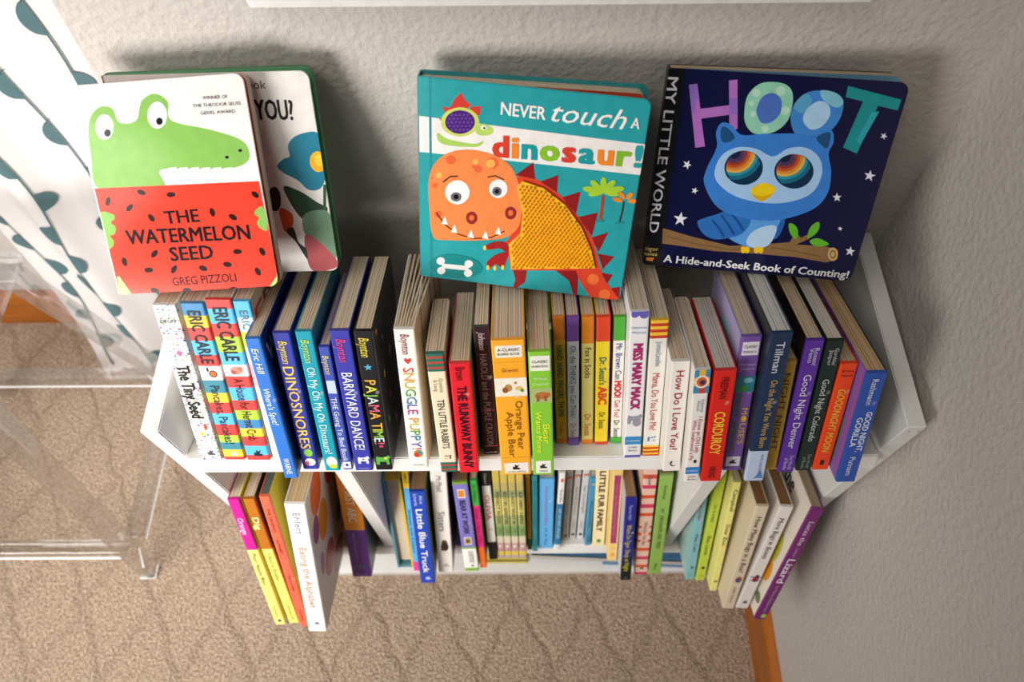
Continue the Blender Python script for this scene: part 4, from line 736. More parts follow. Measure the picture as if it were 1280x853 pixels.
 ('t', '#16130f', 'YOU?', (0.704, 0.787), (0.896, 0.78), (0.715, 0.879), {'b': 0.025}),
 ('p','#2c7f98',1,[(0.766,0.562),(0.807,0.597),(0.839,0.608),(0.841,0.663),(0.888,0.705),(0.97,0.723),(1.003,0.709),(1.017,0.645),(1.009,0.518),(0.971,0.446),(0.907,0.439),(0.859,0.488),(0.792,0.528)]),
 ('p','#f2b52c',0,[(1.023,0.576),(1.02,0.565),(1.016,0.554),(1.01,0.545),(1.002,0.537),(0.993,0.531),(0.983,0.528),(0.974,0.527),(0.964,0.529),(0.956,0.533),(0.949,0.539),(0.943,0.548),(0.939,0.557),(0.937,0.568),(0.937,0.58),(0.94,0.591),(0.944,0.602),(0.951,0.611),(0.959,0.619),(0.967,0.624),(0.977,0.628),(0.986,0.628),(0.996,0.627),(1.004,0.622),(1.012,0.616),(1.017,0.608),(1.021,0.598),(1.023,0.587)]),
 ('p','#f7cf4a',0,[(1.013,0.584),(1.011,0.577),(1.009,0.57),(1.005,0.565),(1.001,0.56),(0.995,0.556),(0.99,0.554),(0.984,0.554),(0.979,0.555),(0.974,0.557),(0.97,0.561),(0.966,0.566),(0.964,0.572),(0.963,0.579),(0.963,0.586),(0.965,0.593),(0.967,0.599),(0.971,0.605),(0.976,0.609),(0.981,0.613),(0.986,0.615),(0.992,0.615),(0.997,0.614),(1.002,0.612),(1.007,0.608),(1.01,0.603),(1.012,0.597),(1.013,0.59)]),
 ('p','#2f4a3a',1,[(0.779,0.459),(0.861,0.432),(0.944,0.372),(0.991,0.342),(0.951,0.287),(0.859,0.281),(0.805,0.359)]),
 ('p','#3d5a45',0,[(0.987,0.464),(0.97,0.353),(0.938,0.241),(0.953,0.238),(0.985,0.351),(1.003,0.463)]),
 ('p','#6f8f74',1,[(0.852,0.3),(0.92,0.332),(0.995,0.314),(1.0,0.161),(0.988,0.064),(0.918,0.164),(0.849,0.204)]),
 ('p','#a8565a',1,[(0.849,0.204),(0.918,0.164),(0.994,0.064),(0.984,0.016),(0.86,0.001),(0.834,0.088)]),
 ('p','#d05a35',1,[(0.735,0.346),(0.795,0.321),(0.794,0.264),(0.75,0.223),(0.735,0.247)]),
 ('p','#1e2a22',0,[(0.753,0.395),(0.75,0.38),(0.746,0.367),(0.741,0.355),(0.734,0.345),(0.727,0.338),(0.719,0.333),(0.711,0.332),(0.704,0.334),(0.698,0.339),(0.693,0.347),(0.689,0.357),(0.687,0.369),(0.686,0.383),(0.687,0.397),(0.69,0.411),(0.695,0.425),(0.7,0.437),(0.707,0.446),(0.714,0.454),(0.722,0.458),(0.729,0.459),(0.736,0.458),(0.743,0.453),(0.748,0.445),(0.752,0.435),(0.754,0.422),(0.754,0.409)]),
 ('p','#2c3c34',1,[(0.75,0.223),(0.79,0.245),(0.804,0.167),(0.839,0.127),(0.835,0.069),(0.789,0.168)]),
],
'dino': [
 ('p','#efece9',0,[(-0.005,0.826),(0.259,0.819),(1.016,0.805),(1.014,0.663),(0.394,0.663),(-0.002,0.658)]),
 ('p','#268d92',0,[(0.045,0.999),(0.056,0.999),(0.059,0.003),(0.046,0.003)]),
 ('p','#cf3d33',0,[(0.133,0.832),(0.101,0.877),(0.144,0.876)]),
 ('p','#cf3d33',0,[(0.137,0.872),(0.158,0.917),(0.188,0.948),(0.207,0.915),(0.231,0.899),(0.201,0.865)]),
 ('p','#cf3d33',0,[(0.222,0.867),(0.231,0.891),(0.276,0.897),(0.272,0.858),(0.249,0.853)]),
 ('p','#cf3d33',0,[(0.115,0.833),(0.09,0.821),(0.113,0.801)]),
 ('p','#c9d76a',0,[(0.27,0.826),(0.268,0.811),(0.262,0.797),(0.252,0.783),(0.239,0.771),(0.223,0.761),(0.205,0.754),(0.185,0.75),(0.166,0.75),(0.148,0.753),(0.131,0.759),(0.117,0.768),(0.107,0.78),(0.1,0.793),(0.098,0.808),(0.1,0.823),(0.107,0.838),(0.117,0.851),(0.13,0.863),(0.147,0.872),(0.165,0.879),(0.183,0.883),(0.202,0.883),(0.22,0.88),(0.237,0.874),(0.25,0.865),(0.261,0.854),(0.267,0.841)]),
 ('p','#a9cf62',1,[(0.084,0.758),(0.13,0.734),(0.247,0.724),(0.292,0.744),(0.262,0.711),(0.131,0.704),(0.087,0.721)]),
 ('p','#b8d76a',1,[(0.256,0.806),(0.29,0.82),(0.33,0.807),(0.331,0.781),(0.292,0.766),(0.26,0.773)]),
 ('p','#ffffff',0,[(0.303,0.804),(0.303,0.802),(0.302,0.8),(0.301,0.797),(0.299,0.796),(0.296,0.794),(0.294,0.793),(0.291,0.793),(0.288,0.792),(0.285,0.793),(0.283,0.794),(0.281,0.795),(0.279,0.797),(0.278,0.799),(0.278,0.801),(0.278,0.804),(0.279,0.806),(0.28,0.808),(0.282,0.81),(0.285,0.811),(0.287,0.812),(0.29,0.813),(0.293,0.813),(0.296,0.812),(0.298,0.811),(0.3,0.81),(0.302,0.808),(0.303,0.806)]),
 ('p','#333333',0,[(0.299,0.802),(0.299,0.801),(0.299,0.8),(0.298,0.798),(0.297,0.797),(0.296,0.797),(0.295,0.796),(0.294,0.796),(0.292,0.796),(0.291,0.796),(0.29,0.797),(0.289,0.797),(0.288,0.798),(0.288,0.8),(0.288,0.801),(0.288,0.802),(0.288,0.803),(0.289,0.805),(0.29,0.806),(0.291,0.806),(0.292,0.807),(0.293,0.807),(0.295,0.807),(0.296,0.807),(0.297,0.806),(0.298,0.806),(0.298,0.805),(0.299,0.803)]),
 ('p','#4a2475',0,[(0.251,0.824),(0.25,0.812),(0.245,0.801),(0.238,0.79),(0.227,0.78),(0.214,0.772),(0.2,0.766),(0.185,0.763),(0.17,0.763),(0.156,0.765),(0.143,0.771),(0.132,0.778),(0.124,0.787),(0.119,0.798),(0.117,0.81),(0.119,0.822),(0.124,0.834),(0.132,0.845),(0.142,0.854),(0.155,0.862),(0.169,0.867),(0.184,0.87),(0.198,0.87),(0.213,0.868),(0.225,0.863),(0.236,0.856),(0.244,0.847),(0.249,0.836)]),
 ('p','#6b3fa0',0,[(0.154,0.845),(0.152,0.841),(0.148,0.839),(0.143,0.84),(0.142,0.844),(0.143,0.849),(0.148,0.851),(0.152,0.85)]),
 ('p','#6b3fa0',0,[(0.171,0.847),(0.17,0.843),(0.165,0.841),(0.161,0.842),(0.159,0.846),(0.161,0.851),(0.165,0.853),(0.17,0.851)]),
 ('p','#6b3fa0',0,[(0.189,0.849),(0.187,0.845),(0.183,0.843),(0.179,0.844),(0.177,0.848),(0.179,0.852),(0.183,0.855),(0.187,0.853)]),
 ('p','#6b3fa0',0,[(0.207,0.851),(0.205,0.847),(0.201,0.845),(0.197,0.846),(0.195,0.85),(0.197,0.854),(0.201,0.857),(0.205,0.855)]),
 ('p','#6b3fa0',0,[(0.225,0.853),(0.223,0.849),(0.219,0.846),(0.215,0.848),(0.213,0.852),(0.214,0.856),(0.219,0.858),(0.223,0.857)]),
 ('p','#6b3fa0',0,[(0.144,0.828),(0.143,0.824),(0.138,0.821),(0.134,0.823),(0.132,0.827),(0.134,0.831),(0.138,0.833),(0.143,0.832)]),
 ('p','#6b3fa0',0,[(0.162,0.83),(0.161,0.825),(0.156,0.823),(0.152,0.825),(0.15,0.829),(0.152,0.833),(0.156,0.835),(0.161,0.834)]),
 ('p','#6b3fa0',0,[(0.18,0.832),(0.178,0.827),(0.174,0.825),(0.17,0.826),(0.168,0.831),(0.17,0.835),(0.174,0.837),(0.178,0.836)]),
 ('p','#6b3fa0',0,[(0.198,0.834),(0.196,0.829),(0.192,0.827),(0.188,0.828),(0.186,0.832),(0.188,0.837),(0.192,0.839),(0.196,0.838)]),
 ('p','#6b3fa0',0,[(0.216,0.836),(0.214,0.831),(0.21,0.829),(0.206,0.83),(0.204,0.834),(0.205,0.839),(0.21,0.841),(0.214,0.84)]),
 ('p','#6b3fa0',0,[(0.234,0.838),(0.232,0.833),(0.228,0.831),(0.223,0.832),(0.222,0.836),(0.223,0.841),(0.227,0.843),(0.232,0.842)]),
 ('p','#6b3fa0',0,[(0.136,0.81),(0.134,0.806),(0.13,0.804),(0.126,0.805),(0.124,0.809),(0.126,0.814),(0.13,0.816),(0.134,0.815)]),
 ('p','#6b3fa0',0,[(0.154,0.812),(0.152,0.808),(0.148,0.806),(0.144,0.807),(0.142,0.811),(0.144,0.816),(0.148,0.818),(0.152,0.817)]),
 ('p','#6b3fa0',0,[(0.172,0.814),(0.17,0.81),(0.166,0.808),(0.162,0.809),(0.16,0.813),(0.162,0.818),(0.166,0.82),(0.17,0.818)]),
 ('p','#6b3fa0',0,[(0.19,0.816),(0.188,0.812),(0.184,0.81),(0.18,0.811),(0.178,0.815),(0.179,0.819),(0.184,0.822),(0.188,0.82)]),
 ('p','#6b3fa0',0,[(0.208,0.818),(0.206,0.814),(0.202,0.812),(0.197,0.813),(0.196,0.817),(0.197,0.821),(0.201,0.824),(0.206,0.822)]),
 ('p','#6b3fa0',0,[(0.225,0.82),(0.224,0.816),(0.22,0.813),(0.215,0.815),(0.213,0.819),(0.215,0.823),(0.219,0.826),(0.224,0.824)]),
 ('p','#6b3fa0',0,[(0.243,0.822),(0.242,0.818),(0.237,0.815),(0.233,0.817),(0.231,0.821),(0.233,0.825),(0.237,0.827),(0.241,0.826)]),
 ('p','#6b3fa0',0,[(0.145,0.795),(0.143,0.79),(0.139,0.788),(0.134,0.789),(0.133,0.793),(0.134,0.798),(0.139,0.8),(0.143,0.799)]),
 ('p','#6b3fa0',0,[(0.163,0.797),(0.161,0.792),(0.157,0.79),(0.152,0.791),(0.151,0.795),(0.152,0.8),(0.157,0.802),(0.161,0.801)]),
 ('p','#6b3fa0',0,[(0.181,0.799),(0.179,0.794),(0.175,0.792),(0.17,0.793),(0.169,0.797),(0.17,0.802),(0.175,0.804),(0.179,0.803)]),
 ('p','#6b3fa0',0,[(0.199,0.801),(0.197,0.796),(0.193,0.794),(0.188,0.795),(0.187,0.799),(0.188,0.804),(0.192,0.806),(0.197,0.805)]),
 ('p','#6b3fa0',0,[(0.216,0.803),(0.215,0.798),(0.211,0.796),(0.206,0.797),(0.204,0.801),(0.206,0.806),(0.21,0.808),(0.215,0.807)]),
 ('p','#6b3fa0',0,[(0.234,0.805),(0.233,0.8),(0.228,0.798),(0.224,0.799),(0.222,0.803),(0.224,0.808),(0.228,0.81),(0.232,0.809)]),
 ('p','#6b3fa0',0,[(0.154,0.779),(0.153,0.774),(0.148,0.772),(0.144,0.774),(0.142,0.778),(0.144,0.782),(0.148,0.784),(0.152,0.783)]),
 ('p','#6b3fa0',0,[(0.172,0.781),(0.171,0.776),(0.166,0.774),(0.162,0.775),(0.16,0.78),(0.162,0.784),(0.166,0.786),(0.17,0.785)]),
 ('p','#6b3fa0',0,[(0.19,0.783),(0.189,0.778),(0.184,0.776),(0.18,0.777),(0.178,0.782),(0.18,0.786),(0.184,0.788),(0.188,0.787)]),
 ('p','#6b3fa0',0,[(0.208,0.785),(0.206,0.78),(0.202,0.778),(0.198,0.779),(0.196,0.784),(0.198,0.788),(0.202,0.79),(0.206,0.789)]),
 ('p','#6b3fa0',0,[(0.226,0.787),(0.224,0.782),(0.22,0.78),(0.216,0.781),(0.214,0.786),(0.216,0.79),(0.22,0.792),(0.224,0.791)]),
 ('p','#8e1f22',0,[(0.444,0.598),(0.521,0.669),(0.536,0.584)]),
 ('p','#8e1f22',0,[(0.554,0.577),(0.638,0.621),(0.639,0.509)]),
 ('p','#8e1f22',0,[(0.654,0.51),(0.746,0.553),(0.737,0.44)]),
 ('p','#8e1f22',0,[(0.748,0.425),(0.836,0.459),(0.823,0.335)]),
 ('p','#8e1f22',0,[(0.821,0.327),(0.897,0.365),(0.863,0.255)]),
 ('p','#8e1f22',0,[(0.861,0.246),(0.941,0.24),(0.895,0.163)]),
 ('p','#8e1f22',0,[(0.891,0.145),(0.947,0.14),(0.926,0.087)]),
 ('p','#8e1f22',0,[(0.937,0.061),(0.99,0.078),(0.996,0.005)]),
 ('p','#8e1f22',0,[(0.456,0.111),(0.531,0.121),(0.524,0.038),(0.463,-0.021),(0.476,0.049)]),
 ('p','#8e1f22',0,[(0.656,0.135),(0.779,0.156),(0.789,-0.011),(0.774,-0.013),(0.74,0.078)]),
 ('p','#d8442c',0,[(0.422,0.546),(0.459,0.597),(0.545,0.588),(0.652,0.529),(0.751,0.426),(0.83,0.319),(0.875,0.187),(0.908,0.111),(1.0,0.002),(0.859,-0.008),(0.795,0.077),(0.768,0.14),(0.451,0.097),(0.415,0.247),(0.471,0.34)]),
 ('p','#e8703a',0,[(0.883,0.106),(0.884,0.099),(0.882,0.092),(0.88,0.086),(0.876,0.081),(0.871,0.076),(0.865,0.073),(0.859,0.072),(0.853,0.071),(0.847,0.073),(0.841,0.076),(0.836,0.08),(0.832,0.085),(0.83,0.091),(0.828,0.098),(0.828,0.105),(0.83,0.112),(0.832,0.118),(0.836,0.123),(0.841,0.128),(0.846,0.131),(0.852,0.132),(0.859,0.132),(0.865,0.131),(0.87,0.128),(0.875,0.124),(0.879,0.119),(0.882,0.113)]),
 ('p','#e8703a',0,[(0.949,0.028),(0.949,0.021),(0.948,0.015),(0.946,0.008),(0.942,0.003),(0.937,-0.001),(0.931,-0.004),(0.925,-0.006),(0.919,-0.006),(0.913,-0.005),(0.907,-0.002),(0.902,0.002),(0.898,0.007),(0.895,0.013),(0.894,0.019),(0.894,0.026),(0.895,0.032),(0.898,0.038),(0.901,0.044),(0.906,0.048),(0.912,0.051),(0.918,0.053),(0.924,0.053),(0.93,0.051),(0.936,0.049),(0.941,0.045),(0.945,0.04),(0.948,0.034)]),
 ('p','#f08a4d',1,[(0.061,0.234),(0.043,0.385),(0.044,0.547),(0.101,0.647),(0.204,0.692),(0.32,0.688),(0.417,0.641),(0.462,0.55),(0.483,0.441),(0.474,0.34),(0.413,0.274),(0.29,0.242),(0.133,0.223)]),
 ('p','#e8683c',0,[(0.169,0.64),(0.167,0.63),(0.161,0.622),(0.151,0.616),(0.141,0.615),(0.131,0.618),(0.124,0.625),(0.122,0.634),(0.124,0.644),(0.131,0.653),(0.14,0.658),(0.151,0.659),(0.16,0.656),(0.167,0.649)]),
 ('p','#e8683c',0,[(0.292,0.611),(0.291,0.603),(0.286,0.596),(0.278,0.592),(0.27,0.591),(0.262,0.593),(0.256,0.599),(0.254,0.607),(0.256,0.615),(0.261,0.622),(0.269,0.626),(0.277,0.627),(0.285,0.624),(0.29,0.619)]),
 ('p','#e8683c',0,[(0.366,0.647),(0.363,0.635),(0.356,0.625),(0.344,0.618),(0.331,0.616),(0.319,0.62),(0.311,0.629),(0.308,0.641),(0.31,0.653),(0.318,0.663),(0.329,0.67),(0.342,0.671),(0.354,0.668),(0.362,0.659)]),
 ('p','#e8683c',0,[(0.105,0.36),(0.103,0.351),(0.098,0.345),(0.09,0.34),(0.082,0.339),(0.075,0.342),(0.069,0.347),(0.068,0.355),(0.069,0.363),(0.075,0.37),(0.082,0.374),(0.09,0.375),(0.098,0.373),(0.103,0.367)]),
 ('p','#e8683c',0,[(0.261,0.617),(0.261,0.613),(0.258,0.61),(0.255,0.608),(0.251,0.607),(0.247,0.609),(0.245,0.611),(0.244,0.615),(0.244,0.618),(0.247,0.622),(0.25,0.624),(0.254,0.624),(0.258,0.623),(0.26,0.62)]),
 ('p','#e8683c',0,[(0.086,0.505),(0.085,0.498),(0.081,0.493),(0.075,0.489),(0.068,0.488),(0.062,0.49),(0.058,0.495),(0.056,0.501),(0.058,0.508),(0.062,0.513),(0.068,0.517),(0.075,0.517),(0.081,0.515),(0.085,0.511)]),
 ('p','#f4b557',0,[(0.349,0.642),(0.347,0.633),(0.342,0.625),(0.333,0.62),(0.324,0.619),(0.316,0.622),(0.31,0.629),(0.308,0.638),(0.309,0.647),(0.315,0.655),(0.323,0.66),(0.332,0.661),(0.34,0.658),(0.346,0.651)]),
 ('p','#f4b557',0,[(0.271,0.643),(0.27,0.636),(0.266,0.631),(0.261,0.628),(0.255,0.627),(0.25,0.629),(0.246,0.634),(0.244,0.639),(0.246,0.646),(0.249,0.651),(0.254,0.654),(0.26,0.655),(0.266,0.653),(0.269,0.648)]),
 ('p','#f4b557',0,[(0.103,0.558),(0.102,0.551),(0.098,0.546),(0.092,0.542),(0.086,0.542),(0.081,0.544),(0.077,0.548),(0.076,0.554),(0.077,0.561),(0.081,0.566),(0.086,0.569),(0.092,0.57),(0.098,0.568),(0.102,0.564)]),
 ('p','#f7f5f3',0,[(0.235,0.488),(0.234,0.474),(0.23,0.46),(0.223,0.448),(0.214,0.437),(0.203,0.428),(0.191,0.422),(0.178,0.419),(0.165,0.419),(0.153,0.422),(0.142,0.428),(0.133,0.436),(0.126,0.447),(0.121,0.46),(0.12,0.473),(0.121,0.487),(0.125,0.501),(0.132,0.513),(0.141,0.524),(0.152,0.532),(0.164,0.538),(0.177,0.541),(0.189,0.541),(0.201,0.538),(0.212,0.532),(0.221,0.524),(0.228,0.513),(0.233,0.501)]),
 ('p','#f7f5f3',0,[(0.411,0.527),(0.411,0.516),(0.408,0.506),(0.403,0.497),(0.397,0.489),(0.389,0.482),(0.38,0.478),(0.37,0.475),(0.361,0.475),(0.351,0.478),(0.343,0.482),(0.336,0.489),(0.33,0.497),(0.327,0.506),(0.325,0.516),(0.326,0.527),(0.329,0.537),(0.334,0.546),(0.34,0.554),(0.348,0.56),(0.357,0.565),(0.366,0.567),(0.376,0.567),(0.385,0.565),(0.393,0.56),(0.401,0.554),(0.406,0.546),(0.41,0.537)]),
 ('p','#6b6b72',0,[(0.197,0.46),(0.197,0.455),(0.195,0.449),(0.192,0.444),(0.188,0.44),(0.183,0.437),(0.178,0.434),(0.172,0.433),(0.166,0.433),(0.161,0.434),(0.156,0.436),(0.152,0.439),(0.148,0.444),(0.146,0.449),(0.146,0.454),(0.146,0.459),(0.148,0.465),(0.151,0.47),(0.155,0.474),(0.16,0.478),(0.166,0.48),(0.171,0.481),(0.177,0.481),(0.182,0.48),(0.187,0.478),(0.192,0.475),(0.195,0.471),(0.197,0.466)]),
 ('p','#6b6b72',0,[(0.385,0.511),(0.385,0.506),(0.384,0.501),(0.381,0.496),(0.378,0.492),(0.374,0.489),(0.369,0.487),(0.364,0.486),(0.359,0.486),(0.354,0.487),(0.35,0.489),(0.346,0.492),(0.343,0.496),(0.341,0.5),(0.341,0.505),(0.341,0.51),(0.343,0.515),(0.345,0.52),(0.348,0.524),(0.353,0.527),(0.357,0.529),(0.362,0.53),(0.367,0.53),(0.372,0.529),(0.376,0.527),(0.38,0.524),(0.383,0.52),(0.385,0.516)]),
 ('p','#15131a',0,[(0.184,0.459),(0.183,0.456),(0.183,0.453),(0.181,0.45),(0.179,0.448),(0.177,0.446),(0.174,0.445),(0.172,0.444),(0.169,0.444),(0.166,0.445),(0.164,0.446),(0.162,0.448),(0.161,0.45),(0.16,0.453),(0.159,0.456),(0.16,0.459),(0.161,0.461),(0.162,0.464),(0.164,0.466),(0.166,0.468),(0.169,0.469),(0.171,0.47),(0.174,0.47),(0.177,0.469),(0.179,0.468),(0.181,0.466),(0.182,0.464),(0.183,0.461)]),
 ('p','#15131a',0,[(0.373,0.509),(0.373,0.507),(0.373,0.504),(0.371,0.502),(0.37,0.5),(0.368,0.499),(0.366,0.498),(0.364,0.497),(0.361,0.497),(0.359,0.498),(0.357,0.499),(0.355,0.5),(0.354,0.502),(0.353,0.504),(0.353,0.507),(0.353,0.509),(0.353,0.512),(0.355,0.514),(0.356,0.516),(0.358,0.518),(0.36,0.519),(0.363,0.519),(0.365,0.519),(0.367,0.519),(0.369,0.518),(0.371,0.516),(0.372,0.514),(0.373,0.512)]),
 ('p','#93302b',0,[(0.276,0.361),(0.275,0.354),(0.274,0.347),(0.27,0.34),(0.266,0.334),(0.261,0.329),(0.255,0.326),(0.249,0.324),(0.243,0.324),(0.237,0.326),(0.232,0.329),(0.227,0.334),(0.224,0.34),(0.222,0.347),(0.221,0.354),(0.221,0.362),(0.223,0.369),(0.226,0.376),(0.231,0.382),(0.236,0.386),(0.241,0.389),(0.248,0.391),(0.254,0.391),(0.26,0.389),(0.265,0.386),(0.269,0.381),(0.273,0.375),(0.275,0.369)]),
 ('p','#e8703a',0,[(0.261,0.359),(0.26,0.356),(0.26,0.353),(0.258,0.35),(0.256,0.347),(0.254,0.345),(0.251,0.343),(0.249,0.343),(0.246,0.343),(0.243,0.344),(0.241,0.345),(0.239,0.347),(0.237,0.35),(0.236,0.353),(0.236,0.356),(0.236,0.36),(0.237,0.363),(0.238,0.366),(0.24,0.369),(0.243,0.371),(0.245,0.372),(0.248,0.373),(0.251,0.373),(0.253,0.372),(0.256,0.371),(0.258,0.368),(0.259,0.366),(0.26,0.363)]),
 ('p','#93302b',0,[(0.46,0.41),(0.459,0.402),(0.458,0.395),(0.455,0.389),(0.451,0.383),(0.446,0.378),(0.44,0.375),(0.434,0.373),(0.428,0.373),(0.422,0.375),(0.417,0.378),(0.412,0.383),(0.409,0.389),(0.407,0.396),(0.406,0.403),(0.406,0.41),(0.407,0.417),(0.41,0.424),(0.414,0.43),(0.419,0.434),(0.425,0.437),(0.431,0.439),(0.437,0.439),(0.443,0.437),(0.448,0.434),(0.453,0.429),(0.456,0.424),(0.459,0.417)]),
 ('p','#e8703a',0,[(0.445,0.408),(0.445,0.405),(0.444,0.401),(0.443,0.398),(0.441,0.396),(0.439,0.394),(0.436,0.392),(0.433,0.392),(0.431,0.392),(0.428,0.392),(0.426,0.394),(0.424,0.396),(0.422,0.399),(0.421,0.402),(0.42,0.405),(0.421,0.408),(0.421,0.411),(0.423,0.414),(0.424,0.417),(0.427,0.419),(0.429,0.42),(0.432,0.421),(0.435,0.421),(0.437,0.42),(0.44,0.419),(0.442,0.417),(0.443,0.414),(0.444,0.411)]),
 ('p','#7b2a1e',0,[(0.074,0.362),(0.115,0.304),(0.179,0.261),(0.258,0.245),(0.345,0.262),(0.41,0.305),(0.407,0.311),(0.343,0.268),(0.259,0.252),(0.182,0.267),(0.12,0.31),(0.079,0.367)]),
 ('p','#5b2a1e',0,[(0.111,0.521),(0.145,0.553),(0.179,0.557),(0.179,0.564),(0.142,0.559),(0.107,0.526)]),
 ('p','#5b2a1e',0,[(0.318,0.571),(0.354,0.581),(0.392,0.567),(0.394,0.573),(0.354,0.587),(0.317,0.577)]),
 ('p','#fbfaf5',0,[(0.102,0.308),(0.133,0.306),(0.12,0.35)]),
 ('p','#fbfaf5',0,[(0.149,0.27),(0.18,0.267),(0.167,0.312)]),
 ('p','#fbfaf5',0,[(0.23,0.253),(0.262,0.25),(0.248,0.295)]),
 ('p','#fbfaf5',0,[(0.302,0.258),(0.333,0.255),(0.319,0.299)]),
 ('p','#fbfaf5',0,[(0.363,0.288),(0.394,0.285),(0.38,0.329)]),
 ('p','#a32826',1,[(0.423,0.244),(0.368,0.247),(0.313,0.212),(0.339,0.198),(0.385,0.211),(0.43,0.196)]),
 ('p','#a32826',1,[(0.43,0.196),(0.371,0.174),(0.329,0.125),(0.346,0.095),(0.373,0.121),(0.409,0.104),(0.423,0.142)]),
 ('p','#f2c84b',0,[(0.344,0.098),(0.343,0.09),(0.339,0.084),(0.334,0.083),(0.33,0.088),(0.328,0.096),(0.329,0.105),(0.333,0.111),(0.338,0.111),(0.342,0.107)]),
 ('p','#f2c84b',0,[(0.379,0.1),(0.378,0.091),(0.374,0.085),(0.369,0.085),(0.365,0.089),(0.363,0.098),(0.364,0.106),(0.368,0.112),(0.373,0.113),(0.377,0.108)]),
 ('p','#f2c84b',0,[(0.417,0.109),(0.416,0.1),(0.412,0.094),(0.407,0.094),(0.403,0.098),(0.401,0.106),(0.402,0.115),(0.406,0.121),(0.411,0.122),(0.415,0.117)]),
 ('p','#f2c84b',0,[(0.324,0.207),(0.323,0.198),(0.319,0.192),(0.314,0.192),(0.31,0.196),(0.309,0.204),(0.31,0.213),(0.314,0.218),(0.318,0.219),(0.322,0.215)]),
 ('p','#a6cf3a',0,[(0.823,0.566),(0.82,0.561),(0.813,0.556),(0.801,0.553),(0.788,0.553),(0.775,0.555),(0.764,0.559),(0.756,0.565),(0.754,0.571),(0.757,0.577),(0.765,0.581),(0.776,0.584),(0.789,0.584),(0.803,0.582),(0.814,0.578),(0.821,0.573)]),
 ('p','#a6cf3a',0,[(0.939,0.594),(0.939,0.587),(0.933,0.58),(0.924,0.574),(0.911,0.568),(0.899,0.565),(0.887,0.565),(0.878,0.568),(0.874,0.573),(0.875,0.579),(0.881,0.586),(0.89,0.593),(0.903,0.598),(0.915,0.601),(0.927,0.601),(0.935,0.598)]),
 ('p','#a6cf3a',0,[(0.836,0.57),(0.831,0.567),(0.823,0.568),(0.813,0.572),(0.803,0.579),(0.794,0.588),(0.788,0.598),(0.785,0.606),(0.787,0.613),(0.792,0.615),(0.8,0.615),(0.81,0.611),(0.82,0.603),(0.829,0.594),(0.835,0.585),(0.838,0.577)]),
 ('p','#a6cf3a',0,[(0.894,0.625),(0.897,0.62),(0.896,0.611),(0.893,0.6),(0.886,0.59),(0.878,0.58),(0.87,0.574),(0.862,0.571),(0.856,0.573),(0.853,0.578),(0.853,0.587),(0.857,0.598),(0.864,0.609),(0.872,0.618),(0.88,0.624),(0.888,0.627)]),
 ('p','#a6cf3a',0,[(0.859,0.605),(0.859,0.592),(0.858,0.58),(0.854,0.572),(0.849,0.569),(0.843,0.571),(0.838,0.578),(0.833,0.588),(0.83,0.601),(0.83,0.614),(0.832,0.625),(0.836,0.633),(0.841,0.636),(0.846,0.634),(0.852,0.628),(0.856,0.617)]),
 ('p','#a6cf3a',0,[(0.857,0.573),(0.857,0.567),(0.85,0.559),(0.839,0.55),(0.826,0.543),(0.811,0.538),(0.797,0.536),(0.788,0.537),(0.783,0.542),(0.783,0.548),(0.79,0.556),(0.801,0.565),(0.815,0.572),(0.829,0.577),(0.843,0.579),(0.852,0.578)]),
 ('p','#a6cf3a',0,[(0.919,0.558),(0.916,0.553),(0.906,0.549),(0.893,0.548),(0.878,0.549),(0.862,0.553),(0.85,0.559),(0.842,0.565),(0.839,0.571),(0.843,0.577),(0.852,0.58),(0.866,0.581),(0.881,0.58),(0.896,0.577),(0.909,0.571),(0.917,0.565)]),
 ('p','#b7442b',0,[(0.842,0.547),(0.845,0.487),(0.845,0.422),(0.858,0.422),(0.858,0.487),(0.855,0.547)]),
 ('p','#268d92',0,[(0.873,0.422),(0.87,0.418),(0.863,0.415),(0.853,0.413),(0.843,0.412),(0.835,0.414),(0.832,0.416),(0.834,0.42),(0.841,0.423),(0.851,0.425),(0.862,0.426),(0.87,0.425)]),
 ('p','#ef8f2c',0,[(0.94,0.53),(0.937,0.526),(0.93,0.523),(0.921,0.522),(0.911,0.524),(0.902,0.527),(0.896,0.532),(0.894,0.537),(0.897,0.542),(0.904,0.544),(0.913,0.545),(0.923,0.543),(0.932,0.54),(0.938,0.535)]),
 ('p','#ef8f2c',0,[(1.009,0.539),(1.007,0.534),(1.001,0.529),(0.993,0.526),(0.983,0.525),(0.973,0.526),(0.966,0.529),(0.963,0.533),(0.965,0.538),(0.971,0.543),(0.98,0.546),(0.99,0.547),(0.999,0.546),(1.006,0.543)]),
 ('p','#ef8f2c',0,[(0.949,0.543),(0.945,0.541),(0.938,0.542),(0.931,0.547),(0.924,0.553),(0.919,0.561),(0.918,0.568),(0.919,0.573),(0.923,0.575),(0.93,0.573),(0.937,0.569),(0.944,0.562),(0.949,0.555),(0.95,0.548)]),
 ('p','#ef8f2c',0,[(0.98,0.576),(0.983,0.571),(0.982,0.564),(0.979,0.556),(0.974,0.548),(0.967,0.543),(0.961,0.541),(0.956,0.542),(0.954,0.546),(0.955,0.554),(0.958,0.562),(0.963,0.569),(0.969,0.575),(0.976,0.577)]),
 ('p','#4a2a2a',0,[(0.943,0.528),(0.942,0.475),(0.937,0.424),(0.944,0.423),(0.949,0.474),(0.95,0.528)]),
 ('p','#268d92',0,[(0.964,0.424),(0.962,0.42),(0.955,0.417),(0.944,0.415),(0.934,0.414),(0.926,0.416),(0.923,0.418),(0.926,0.422),(0.933,0.425),(0.943,0.427),(0.953,0.428),(0.961,0.427)]),
